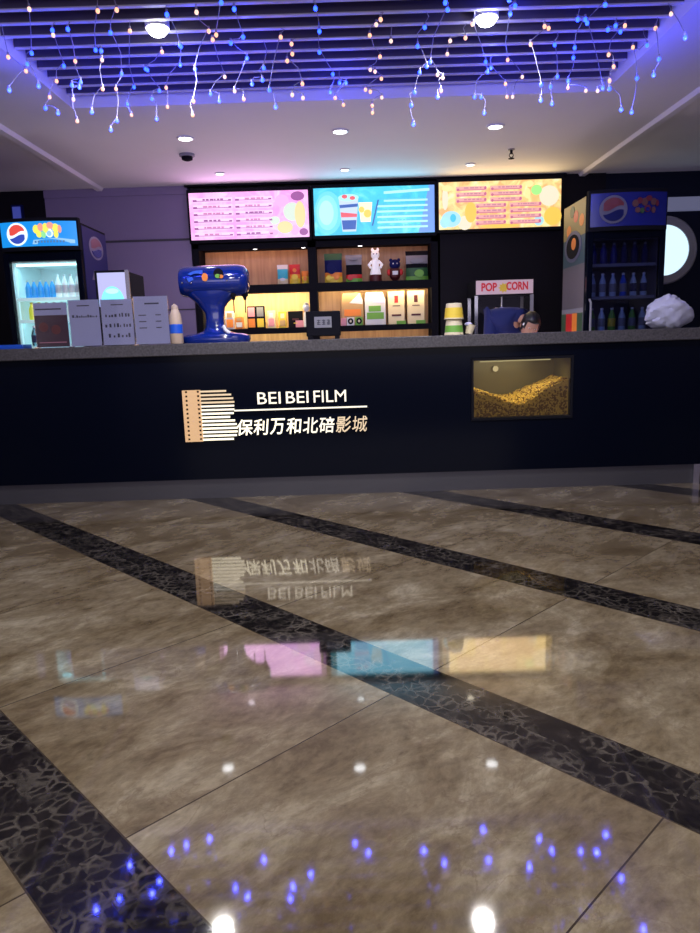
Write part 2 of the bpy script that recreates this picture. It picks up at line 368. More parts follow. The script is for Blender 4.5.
for k, Y in enumerate((4.08, 1.9, -.3)):
    for sx in (-1, 1):
        x = -.95 if sx < 0 else .80
        t = thing('ceiling_floodlight', 'large bright round floodlight between the slats, %s%s' % ('left' if sx < 0 else 'right', (' one in view', ' one above the camera', ' one behind the camera')[k]), 'ceiling light', (x, Y, 2.80), group='floodlights in the slatted ceiling')
        MB().lathe([(.064, .03), (.064, -.006), (.060, -.009), (.055, -.005), (.053, .03)], n=30).build('trim_ring', 'white', t)
        MB().lathe([(.054, -.006), (.050, -.022), (.036, -.038), (.018, -.045), (.001, -.047)], n=28).build('lamp_lens', emis('flood_lens', (1, 1, .88) if sx < 0 else (.97, .98, 1), 30), t)
        light('flood_beam', 'AREA', (0, 0, -.07), FLOOD, (1, .96, .92), .10, parent=t)
t = thing('smoke_detector', 'small dark round smoke detector under the left soffit', 'smoke detector', (-1.31, 6.37, CZ))
MB().lathe([(.065, 0), (.065, -.018), (.05, -.022)], n=24).build('mounting_base', 'grey', t)
MB().lathe([(.048, -.02), (.045, -.045), (.02, -.055), (.001, -.056)], n=24).build('sensor_head', 'blackm', t)
t = thing('sprinkler_head', 'tiny dark sprinkler head hanging under the right soffit', 'sprinkler', (1.505, 6.54, CZ))
MB().lathe([(.03, 0), (.03, -.006), (.012, -.008)], n=16).build('escutcheon', 'grey', t)
mb = MB(); mb.cyl((0, 0, -.006), (0, 0, -.04), .012); mb.tube([(-.012, 0, -.035), (-.018, 0, -.055), (0, 0, -.075)], .004); mb.tube([(.012, 0, -.035), (.018, 0, -.055), (0, 0, -.075)], .004)
mb.build('sprinkler_frame', 'blackm', t)
MB().lathe([(.004, -.074), (.026, -.076), (.026, -.08), (.004, -.082)], n=16).build('deflector', 'blackm', t)

# ------------------------------------------------------------------ icicle string lights
STRANDS = [[(-1.74,4.04,2.661,0),(-1.74,4.25,2.666,0),(-1.74,4.01,2.489,1)],[(-1.48,3.73,2.753,0),(-1.67,4.18,2.73,1),(-1.7,4.18,2.676,1),(-1.65,4.18,2.563,1)],[(-1.46,3.95,2.747,1),(-1.48,4.01,2.748,0),(-1.58,4.4,2.741,1),(-1.63,4.4,2.662,0),(-1.68,4.4,2.577,0),(-1.71,4.4,2.518,1),(-1.64,4.4,2.489,1)],[(-1.38,3.95,2.75,1),(-1.45,4.22,2.698,0),(-1.43,4.22,2.59,1),(-1.48,4.22,2.576,1),(-1.44,4.22,2.564,1),(-1.48,4.22,2.503,0),(-1.47,4.22,2.389,0)],[(-1.16,3.76,2.749,0),(-1.31,4.15,2.725,1),(-1.28,4.15,2.719,1),(-1.28,4.15,2.674,0),(-1.29,4.15,2.528,0),(-1.36,4.15,2.412,1)],[(-1.07,3.77,2.755,0),(-1.18,4.01,2.751,1),(-1.25,4.4,2.69,1),(-1.29,4.4,2.61,0),(-1.3,4.4,2.437,1),(-1.34,4.4,2.389,1)],[(-1.07,3.98,2.744,0),(-1.29,4.79,2.749,1),(-1.34,4.79,2.65,1),(-1.32,4.79,2.585,0)],[(-0.98,4.28,2.754,0),(-1.14,4.52,2.755,1),(-1.13,4.52,2.749,1),(-1.11,4.7,2.692,1),(-1.16,4.7,2.647,1),(-1.14,4.7,2.53,1)],[(-0.84,3.83,2.753,1),(-0.86,4.19,2.749,1),(-0.86,4.22,2.755,1),(-0.92,4.46,2.75,1),(-1.06,4.67,2.699,0),(-1.06,4.67,2.589,0)],[(-0.69,3.82,2.755,0),(-0.67,4.03,2.752,0),(-0.8,4.27,2.656,1),(-0.82,4.27,2.489,0),(-0.83,4.27,2.416,0)],[(-0.55,3.72,2.751,1),(-0.64,4.08,2.753,0),(-0.67,4.14,2.753,0),(-0.67,4.5,2.691,0),(-0.76,4.5,2.6,1),(-0.71,4.5,2.56,1)],[(-0.5,3.8,2.755,1),(-0.5,4.1,2.746,1),(-0.58,4.19,2.753,1),(-0.51,4.31,2.719,1),(-0.59,4.31,2.549,0),(-0.54,4.31,2.505,0)],[(-0.41,4.23,2.637,1),(-0.42,4.23,2.575,1),(-0.48,4.23,2.556,1)],[(-0.3,4.12,2.748,0),(-0.38,4.18,2.506,1),(-0.35,4.18,2.418,1)],[(-0.25,4.23,2.755,0),(-0.25,4.26,2.715,0),(-0.28,4.26,2.68,0),(-0.2,4.26,2.559,0),(-0.26,4.26,2.503,0),(-0.2,4.26,2.485,0)],[(-0.1,3.81,2.751,1),(-0.09,4.08,2.754,1),(-0.1,4.35,2.753,1),(-0.03,4.68,2.749,1),(-0.05,4.8,2.686,1)],[(0.01,4.72,2.712,1),(0.05,4.72,2.711,1),(-0.02,4.72,2.626,0),(0.03,4.72,2.584,0)],[(0.23,3.95,2.749,0),(0.21,4.01,2.75,0),(0.18,4.13,2.746,0),(0.25,4.43,2.749,0),(0.2,4.64,2.754,0),(0.23,4.67,2.753,0),(0.27,4.7,2.722,0),(0.17,4.7,2.662,0),(0.2,4.7,2.649,0),(0.27,4.7,2.613,0),(0.21,4.7,2.568,0),(0.21,4.7,2.527,0)],[(0.3,4.22,2.75,0)],[(0.47,4.07,2.754,1),(0.45,4.25,2.73,1),(0.5,4.25,2.626,1),(0.46,4.25,2.596,1),(0.43,4.25,2.494,1),(0.41,4.25,2.426,1),(0.42,4.25,2.325,1)],[(0.54,3.79,2.75,1),(0.56,3.85,2.743,1),(0.53,4.33,2.677,1),(0.57,4.33,2.608,0),(0.6,4.33,2.591,0),(0.59,4.33,2.522,0),(0.57,4.33,2.491,1)],[(0.71,4.21,2.75,0),(0.63,4.24,2.749,0),(0.64,4.42,2.748,0)],[(0.72,4.05,2.754,0),(0.89,4.56,2.749,1),(0.92,4.65,2.724,1),(0.84,4.65,2.584,1),(0.88,4.65,2.582,1),(0.9,4.65,2.49,1)],[(0.94,4.65,2.747,1),(1.05,4.74,2.683,0),(1.06,4.74,2.607,0)],[(0.85,3.77,2.745,1),(0.9,3.86,2.755,1),(0.89,3.92,2.744,1),(1.02,4.55,2.753,0),(1.16,4.76,2.727,0),(1.1,4.76,2.612,0)],[(1.11,4.08,2.744,0),(1.14,4.11,2.746,0),(1.06,4.17,2.692,0),(1.12,4.17,2.488,1),(1.12,4.17,2.406,1)],[(1.24,4.34,2.75,1),(1.32,4.55,2.651,1),(1.28,4.55,2.597,1),(1.29,4.55,2.501,1)],[(1.27,4.03,2.752,1),(1.31,4.03,2.751,1),(1.37,4.39,2.749,1),(1.41,4.54,2.75,1),(1.4,4.6,2.643,1),(1.4,4.6,2.604,0),(1.51,4.6,2.584,0)],[(1.36,3.88,2.755,1),(1.33,4.06,2.746,1),(1.57,4.48,2.558,1),(1.54,4.48,2.543,0)],[(1.5,4.11,2.748,1),(1.55,4.11,2.747,0),(1.48,4.17,2.753,1),(1.56,4.2,2.753,1),(1.51,4.23,2.649,0),(1.54,4.23,2.587,0),(1.52,4.23,2.515,0),(1.52,4.23,2.473,1),(1.59,4.23,2.362,1)],[(1.73,4.25,2.698,1),(1.71,4.4,2.746,0),(1.74,4.4,2.579,1),(1.74,4.46,2.413,1)],[(1.74,4.17,2.753,0),(1.74,4.11,2.576,1),(1.74,4.17,2.517,1)],[(1.73,3.96,2.737,0),(1.74,3.81,2.565,1)]]
bw = emis('warm_bulb', (1.0, .45, .26), 1.8); bb = emis('blue_bulb', (.010, .042, 1.0), 9); bwp = emis('pale_bulb', (1, .62, .50), 1.5)
ball_mesh = {}
def ordinal(n): return '%d%s' % (n, 'th' if 10 < n % 100 < 14 else {1: 'st', 2: 'nd', 3: 'rd'}.get(n % 10, 'th'))
names_lr = lambda x: 'left' if x < -.6 else 'centre' if x < .6 else 'right'
for si, st in enumerate(STRANDS):
    X0, Y0 = st[0][0], 5.05-.15*round((5.05-st[0][1])/.15); n_w = sum(1 for q in st if q[3] == 0); n_b = len(st)-n_w
    kind = 'mostly blue' if n_b > n_w*1.5 else 'mostly warm white' if n_w > n_b*1.5 else 'blue and warm white'
    where = 'outermost at the left end' if si == 0 else 'outermost at the right end' if si == len(STRANDS)-1 else '%s strand from the left, over the %s' % (ordinal(si+1), 'left cooler' if X0 < -1.1 else 'pink menu' if X0 < -.35 else 'cyan menu' if X0 < .5 else 'yellow menu' if X0 < 1.3 else 'right cooler')
    t = thing('string_light_strand', '%s fairy light strand, %s' % (kind, where), 'string lights', (X0, Y0, 2.80), group='fairy light strands under the slatted ceiling')
    rel = lambda p: (p[0]-X0, p[1]-Y0, p[2]-2.80)
    pts = [(0, 0, 0.003)]; prev = None
    for q in st:
        r = rel(q)
        lx, ly, lz = pts[-1]
        pts.append((lx*.4+r[0]*.6+random.uniform(-.02, .02), ly*.4+r[1]*.6, min(lz-.004, lz*.5+(r[2]+.03)*.5)))
        pts.append((r[0], r[1], r[2]+.018))
    MB().tube(pts, .0022, 5).build('light_wire', 'wire', t)
    for q in st:
        key = 'b' if q[3] else random.choice('wwp')
        r = rel(q)
        if key not in ball_mesh:
            mb = MB(); mb.ball((0, 0, 0), .0105, .0105, .012, 8, 6, 0); mb.cyl((0, 0, .008), (0, 0, .024), .006, n=8, m=1)
            o = mb.build('bulb', [{'b': bb, 'w': bw, 'p': bwp}[key], 'wire'], t); ball_mesh[key] = o.data
        else:
            o = bpy.data.objects.new('bulb', ball_mesh[key]); C.objects.link(o); o.parent = t
        o.location = r
    if n_b:
        q = [q for q in st if q[3]][-1]; r = rel(q)
        light('bulb_glow', 'POINT', (r[0], r[1]-.03, r[2]-.025), 1.7, (.05, .065, 1.0), .011, parent=t)

# ------------------------------------------------------------------ counter
FY = 5.07
ct = thing('service_counter', 'long gloss black serving counter with speckled grey stone top', 'counter', (0, FY, 0))
mb = MB(); L0, L1 = -4.2, 4.2; a0, a1, b0, b1 = .89, 1.63, .525, .98
mb.box(L0, a0, 0, .03, .155, 1.06); mb.box(a1, L1, 0, .03, .155, 1.06); mb.box(a0, a1, 0, .03, .155, b0); mb.box(a0, a1, 0, .03, b1, 1.06)
mb.build('front_panel', 'black', ct, smooth=False)
MB().box(L0, L1, .66, .70, .0, 1.06).build('back_panel', 'blackm', ct, smooth=False)
MB().box(L0, L1, .06, .09, 0, .155).build('kickplate', 'kick', ct, smooth=False)
mb = MB(); mb.box(L0-.02, L1+.02, -.03, .74, 1.06, 1.145); mb.build('worktop', 'granite', ct, bevel=.006)
g = MB().box(2.555, 2.60, .035, .06, 0, .155).build('corner_guard', 'steel', ct, smooth=False); g['label'] = 'bright metal corner guard at the foot of the counter'

# popcorn case let into the counter
t = thing('popcorn_display_case', 'glazed display case set in the black counter front, half full of popcorn', 'display case', (1.26, FY, .54))
w2, hh = .355, .425
mb = MB(); mb.box(-w2, w2, .42, .43, 0, hh); mb.box(-w2, -w2+.006, .012, .42, 0, hh); mb.box(w2-.006, w2, .012, .42, 0, hh); mb.box(-w2, w2, .012, .42, 0, .006); mb.box(-w2, w2, .012, .42, hh-.006, hh)
mb.build('case_liner', 'frost', t, smooth=False)
mb = MB(); mb.box(-w2-.012, w2+.012, -.008, .012, -.012, .004); mb.box(-w2-.012, w2+.012, -.008, .012, hh-.006, hh+.012); mb.box(-w2-.012, -w2+.004, -.008, .012, .004, hh-.006); mb.box(w2-.004, w2+.012, -.008, .012, .004, hh-.006)
mb.build('case_frame', 'blackm', t, smooth=False)
MB().box(-w2+.002, w2-.002, .000, .006, .002, hh-.004).build('glass_pane', 'smoke', t, smooth=False)
MB().cyl((-w2+.06, .05, hh-.016), (w2-.14, .05, hh-.014), .004).build('light_tube', emis('case_tube', (1, .9, .55), .6), t)
light('case_light', 'AREA', (-.04, .07, hh-.05), 2.2, (1, .86, .5), .5, rot=(.45, 0, 0), parent=t, sy=.06)
mb = MB(); mb.lathe([(.001, -.012), (.022, -.012), (.022, 0), (.001, .0)], (-.11, .40, .34), 20, ax='y'); mb.build('vent_plug', 'white', t)
def top(u, v):       # heap height over the case width
    x = u*2-1
    return .135+.045*max(0, -x)**1.5*1.2+.118*max(0, x+.1)**1.35-.03*math.exp(-((x+.1)*2.2)**2)+.022*v+.012*math.sin(9*u+3*v)
mb = MB()
mb.grid(lambda u, v: (-w2+.012+u*(2*w2-.024), .022+v*.38, top(u, v)-.006), 30, 12)
mb.grid(lambda u, v: (-w2+.012+u*(2*w2-.024), .022, .01+v*(top(u, 0)-.016)), 30, 6)
rc = random.Random(5)
def kernel(x, y, z):
    s = rc.uniform(.0065, .011); m = 1 if rc.random() < (.30 if z > top((x+w2)/(2*w2), 0)-.05 else .68) else 0  # darker kernels are more frequent below the crest
    for k in range(2): mb.ball((x+rc.uniform(-1, 1)*s*.5, y+rc.uniform(-1, 1)*s*.3, z+rc.uniform(-1, 1)*s*.5), s*rc.uniform(.6, .9), s*.7, s*rc.uniform(.6, .9), 5, 4, m)
for i in range(1500):
    u = rc.random(); kernel(-w2+.02+u*(2*w2-.04), .024, .014+rc.random()*(top(u, 0)-.02))
for i in range(1500):
    u, v = rc.random(), rc.random(); kernel(-w2+.02+u*(2*w2-.04), .024+v*.36, top(u, v))
o = mb.build('popcorn_heap', ['corn', 'cornd'], loc=(1.26, FY, .54), smooth=False)
tag(o, 'heap of yellow popcorn sloping up to the right behind the glass', 'popcorn', kind='stuff')

# ------------------------------------------------------------------ lit sign on the counter front
t = thing('illuminated_sign', 'lit gold and white cinema sign with film strip emblem on counter front', 'sign', (-.52, FY, .44))
gold = emis('gold_glow', (1.0, .58, .28), .5, (.4, .28, .15)); hot = emis('hot_white_glow', (1.0, .90, .66), 1.9); cr_ = emis('cream_glow', (1.0, .74, .45), .85); wt = emis('white_glow', (1.0, .90, .72), 1.3)
px = .00735
mb = MB(); xl, xr, z1 = -1.19+.52, -1.062+.52, .373
# plate with two columns of square perforations: built as the bars of a lattice
cols = [xl+.028, xl+.113]; rows = [.018+i*(z1-.03)/11 for i in range(12)]; hw, hz = .0085, .0075
xs = [xl, cols[0]-hw, cols[0]+hw, cols[1]-hw, cols[1]+hw, xr+.002]
for i in (0, 2, 4): mb.box(xs[i], xs[i+1], -.022, -.006, 0, z1)
for i in (1, 3):
    zz = 0
    for r in rows: mb.box(xs[i], xs[i+1], -.022, -.006, zz, r-hz); zz = r+hz
    mb.box(xs[i], xs[i+1], -.022, -.006, zz, z1)
mb.build('film_strip_plate', gold, t, smooth=False)
ends = [525, 575, 595, 605, 600, 600, 590, 550, 600, 615, 625, 620, 610, 575]
for i, e in enumerate(ends):
    z = z1-.012-i*(z1-.024)/13; ln = (e-250)/10.77*px
    g = cr_ if i < 4 else wt if i < 6 else hot
    MB().box(xr, xr+ln, -.020, -.006, z-.0062, z+.0062).build('emblem_bar', g, t, smooth=False)
MB().box(-.824+.52, .137+.52, -.018, -.006, .212, .222).build('rule_line', wt, t, smooth=False)
for wd, xa, xb in (('BEI', -.652, -.485), ('BEI', -.446, -.284), ('FILM', -.247, -.012)):
    text_mesh('latin_word', wd, wt, t, xa+.52, xb+.52, .258, .342, -.006, .012, bold=.0)
for i, ch in enumerate('\u4fdd\u5229\u4e07\u548c\u5317\u789a\u5f71\u57ce'):
    xa = -.812+.52+i*.1195; text_mesh('chinese_character', ch, hot if i < 4 else wt if i < 6 else cr_, t, xa, xa+.112, .035, .150, -.006, .012, bold=.008 if i < 7 else 0, shear=.12)
0 and light('sign_glow', 'AREA', (-.15, -.06, .17), .35, (1, .85, .6), .5, rot=(-PI/2, 0, 0), parent=t, sy=.2)

# ------------------------------------------------------------------ menu boards
def menu(x0, x1, z0, z1, label, frame='blackm'):
    t = thing('menu_board', label, 'menu board', ((x0+x1)/2, 7.58, z0), group='backlit menu boards above the bar')
    w, h = (x1-x0)/2, z1-z0
    mb = MB(); mb.box(-w-.022, w+.022, -.07, -.001, -.03, h+.035); mb.build('board_case', frame, t, smooth=False)
    return t, w, h
def dashes(mb, x0, x1, z, h, m, rnd, y=-.084, gap=.008):
    x = x0
    while x < x1:
        l = rnd.uniform(.015, .05); mb.box(x, min(x+l, x1), y, y+.003, z, z+h, m); x += l+gap*rnd.uniform(.7, 2)
rnd = random.Random(3)
t, w, h = menu(-1.555, -.342, 2.193, 2.652, 'backlit pink menu board with purple price lines, leftmost of three')
mb = MB(); mb.box(-w, w, -.08, -.071, 0, h, 0)
for c, (xa, xb) in enumerate(((-w+.04, -w+.43), (-w+.47, -w+.84))):
    for r in range(6):
        z = h-.085-r*.068
        mb.box(xa, xb+.01, -.0812, -.080, z-.006, z+.034, 7); mb.box(xa+.02, xb, -.083, -.0812, z, z+.007, 1); mb.box(xa, xa+.04, -.086, -.083, z-.003, z+.016, 3)
        dashes(mb, xa+.10, xb-.12 if r % 2 else xb-.08, z+.009, .016, 2 if (c+r) % 3 else 3, rnd)
        mb.box(xb-.03, xb, -.086, -.083, z, z+.016, 3)
for cx, cz, rx, rz, m in ((.34, .36, .07, .06, 4), (.50, .40, .07, .045, 3), (.44, .25, .09, .09, 5), (.52, .22, .055, .13, 6), (.36, .10, .08, .06, 6), (.26, .17, .05, .04, 5), (.46, .07, .04, .05, 4), (.55, .05, .045, .035, 3), (.24, .05, .05, .03, 4)):
    mb.prism(ellipse(cx, cz, rx, rz), -.0815-.0006*m, -.080, m)
P = lambda c, s=1.0: emis('backlit_print', c, s)
mb.build('backlit_panel', [emis_mottled('backlit_pink', (1, .50, .94), (.95, .34, .80), 1.2, 6, (1, .62, .95)), P((.50, .16, .50), .9), P((.85, .28, .62), .85), P((.45, .10, .42), .8), P((1, .42, .75), 1.2), P((.75, .90, .75), 1.0), P((1, .80, .35), 1.0), P((1, .66, .97), 1.15)], t, smooth=False)
light('board_light', 'AREA', (0, -.10, h/2), 5, (1, .55, 1), 1.1, rot=(-PI/2, 0, 0), parent=t, sy=.4)

t, w, h = menu(-.285, .945, 2.20, 2.66, 'backlit cyan menu board with striped drink cup, middle of three')
mb = MB(); mb.box(-w, w, -.08, -.071, 0, h, 0)
mb.prism(ellipse(-.47, .22, .14, .21, 28), -.0812, -.080, 9); mb.prism(ellipse(-.48, .22, .11, .17, 28), -.0822, -.0812, 10); mb.prism(ellipse(-.49, .22, .075, .12, 28), -.083, -.0822, 3)
mb.prism([(.45, 0), (w, 0), (w, h), (.56, h)], -.0825, -.080, 6)
mb.prism([(-.52+.19, .03), (-.38+.19, .03), (-.35+.19, .36), (-.55+.19, .36)], -.087, -.083, 1)             # cup
mb.prism([(-.515+.19, .05), (-.385+.19, .05), (-.375+.19, .14), (-.525+.19, .14)], -.090, -.087, 2)
mb.prism([(-.53+.19, .17), (-.37+.19, .17), (-.365+.19, .20), (-.535+.19, .22)], -.090, -.087, 4)
mb.prism([(-.54+.19, .26), (-.36+.19, .27), (-.355+.19, .30), (-.545+.19, .29)], -.090, -.087, 2)
mb.prism(ellipse(-.26, .36, .105, .035), -.090, -.087, 3); mb.prism(ellipse(-.30, .37, .03, .02, 8), -.092, -.090, 4); mb.prism(ellipse(-.22, .355, .03, .02, 8), -.092, -.090, 4)
mb.prism([(-.14, .12), (-.04, .12), (-.02, .31), (-.16, .31)], -.087, -.083, 5)
mb.prism(ellipse(-.07, .20, .04, .04, 12), -.090, -.087, 7); mb.prism(ellipse(-.13, .24, .03, .03, 12), -.090, -.087, 7)
mb.prism([(-.03, .08), (-.015, .08), (.05, .33), (.035, .33)], -.090, -.087, 2)
for r in range(6):
    z = .05+r*.052; mb.box(.03 if r < 5 else .1, w-.07, -.086, -.083, z, z+.018, 3 if r < 5 else 3); dashes(mb, .06, w-.12, z+.022, .010, 8, rnd, y=-.086)
mb.prism([(.10, .385), (w-.05, .405), (w-.05, .43), (.10, .41)], -.086, -.083, 3)
mb.build('backlit_panel', [emis_mottled('backlit_cyan', (.06, .70, .92), (.03, .55, .90), 1.1, 5, (.22, .86, .92)), P((.65, .80, 1), 1.0), P((.02, .13, .55), .9), P((.50, .97, 1), 1.05), P((.95, .12, .15), 1.0), P((1, .85, .55), 1.3), P((.16, .35, 1), 1.1), P((1, .62, .08), 1.2), P((.10, .62, .85), 1.0), P((.16, .78, .94), 1.05), P((.28, .87, .97), 1.05)], t, smooth=False)
light('board_light', 'AREA', (0, -.10, h/2), 4, (.35, .75, 1), 1.1, rot=(-PI/2, 0, 0), parent=t, sy=.4)

t, w, h = menu(.992, 2.238, 2.22, 2.68, 'backlit yellow menu board with rows of pink prices, rightmost of three')
mb = MB(); mb.box(-w, w, -.08, -.071, 0, h, 0)
for r in range(7):
    z = h-.075-r*.056; o = 0 if r < 3 else .20
    for xa, xb in ((-.45+o, -.14+o), (-.10+o, .22+o)):
        mb.box(xa, xb, -.084, -.081, z-.012, z+.026, 1); mb.box(xa+.02, xb-.02, -.088, -.085, z-.012, z-.004, 2)
        mb.prism(ellipse(xa+.02, z-.004, .014, .014, 10), -.089, -.085, 2); mb.prism(ellipse(xb-.012, z+.008, .014, .016, 10), -.089, -.085, 2)
        dashes(mb, xa+.08, xb-.05, z+.004, .016, 3, rnd, y=-.089)
for cx, cz, rx, rz, m in ((-.56, .30, .03, .11, 4), (-.50, .10, .10, .08, 5), (-.48, .11, .03, .04, 6), (-.36, .06, .07, .07, 4), (-.565, .07, .05, .055, 5), (.37, .36, .055, .05, 7), (.30, .42, .04, .03, 8), (.50, .30, .10, .10, 4), (.54, .10, .09, .09, 9), (.40, .06, .05, .05, 5), (-.54, .40, .05, .03, 8), (-.30, .16, .06, .10, 9), (.28, .33, .03, .05, 8), (0, .02, .2, .02, 9)):
    mb.prism(ellipse(cx, cz, rx, rz), -.0815-.0004*m, -.080, m)
mb.build('backlit_panel', [emis_mottled('backlit_yellow', (1, .78, .30), (1, .48, .16), 1.12, 7, (1, .88, .55)), P((1, .48, .45), .95), P((.62, .14, .28), 1.0), P((.70, .28, .35), .95), P((1, .88, .65), 1.0), P((.45, .85, .95), 1.0), P((.05, .58, .80), 1.1), P((.38, .88, .25), 1.1), P((1, .70, .30), 1.3), P((1, .62, .08), 1.05)], t, smooth=False)
light('board_light', 'AREA', (0, -.10, h/2), 5, (1, .72, .32), 1.1, rot=(-PI/2, 0, 0), parent=t, sy=.4)
MB()
o = struct(MB().box(-1.60, 2.30, 7.53, 7.58, 2.72, CZ).build('trim_5', 'blackm', smooth=False))

# ------------------------------------------------------------------ shelf cabinet in the wall niche
t = thing('display_cabinet', 'black framed wooden shelf cabinet let into the wall under the menus', 'cabinet', (0, 7.56, 0))
MB().box(-1.55, .985,   .33, .36, .90, 2.155).build('back_panel', 'wood', t, smooth=False)
for a, b_ in ((-1.565, -1.50), (-.37, -.285), (.915, .985)):
    MB().box(a, b_, 0, .33, .90, 2.155).build('upright', 'blackm', t, smooth=False)
MB().box(-1.565, .985, 0, .33, 2.115, 2.155).add([(-1.5, 0, 2.095), (.915, 0, 2.095), (.915, .012, 2.095), (-1.5, .012, 2.095), (-1.5, 0, 2.115), (.915, 0, 2.115), (.915, .012, 2.115), (-1.5, .012, 2.115)], [(0, 3, 2, 1), (0, 1, 5, 4), (2, 3, 7, 6)]).build('top_panel', 'blackm', t, smooth=False)
MB().box(-1.565, .985, .01, .33, 0, .90).build('base_cupboard', 'blackm', t, smooth=False)
for z in (1.240, 1.665):
    for a, b_ in ((-1.50, -.37), (-.285, .915)):
        mb = MB(); mb.box(a, b_, .005, .33, z, z+(.07 if z > 1.5 else .045)); mb.box(a, b_, .005, .014, z-.014, z); mb.build('shelf', 'blackm', t, smooth=False)
led = emis('shelf_led', (1, .78, .36), 4)
for a, b_, z, e, c in ((-1.48, -.39, 1.655, 13, (1, .80, .38)), (-.265, .895, 1.655, 4.5, (1, .72, .36)), (-1.48, -.39, 2.105, 1.3, (1, .45, .24)), (-.265, .895, 2.105, .5, (1, .5, .35)), (-1.48, -.39, 1.232, 3.5, (1, .82, .4)), (-.265, .895, 1.232, 1.6, (1, .7, .35))):
    MB().box(a, b_, .016, .024, z, z+.008).build('led_strip', led if e > 3.3 else emis('dim_led', c, .6), t, smooth=False)
    light('shelf_light', 'AREA', ((a+b_)/2, .035, z-.006), e, c, b_-a, rot=(.85, 0, 0), parent=t, sy=.05)
for x in (-.93, -.42, .18):
    MB().lathe([(.022, 0), (.022, -.006), (.001, -.007)], (x, .12, 2.114), 16).build('cabinet_spotlight', emis('puck', (1, .95, .95), 8), t)
    if x != -.42: light('puck_beam', 'SPOT', (x, .12, 2.10), .5, (1, .85, .75), .02, parent=t, spot=1.6)
bw_ = thing('back_worktop', 'low dark worktop along the back wall below the shelves', 'worktop', (0, 6.92, 0))
MB().box(-1.5, 2.60, 0, .63, .86, .90).build('worktop_slab', 'granite', bw_, bevel=.004)
for k in range(5):
    c = MB().box(-1.48+k*.81, -.69+k*.81, .03, .62, 0, .855).build('cupboard_unit', 'blackm', bw_, smooth=False)
    MB().box(-1.45+k*.81, -.72+k*.81, .015, .03, .04, .83).build('cupboard_door', 'blackm', c, smooth=False)

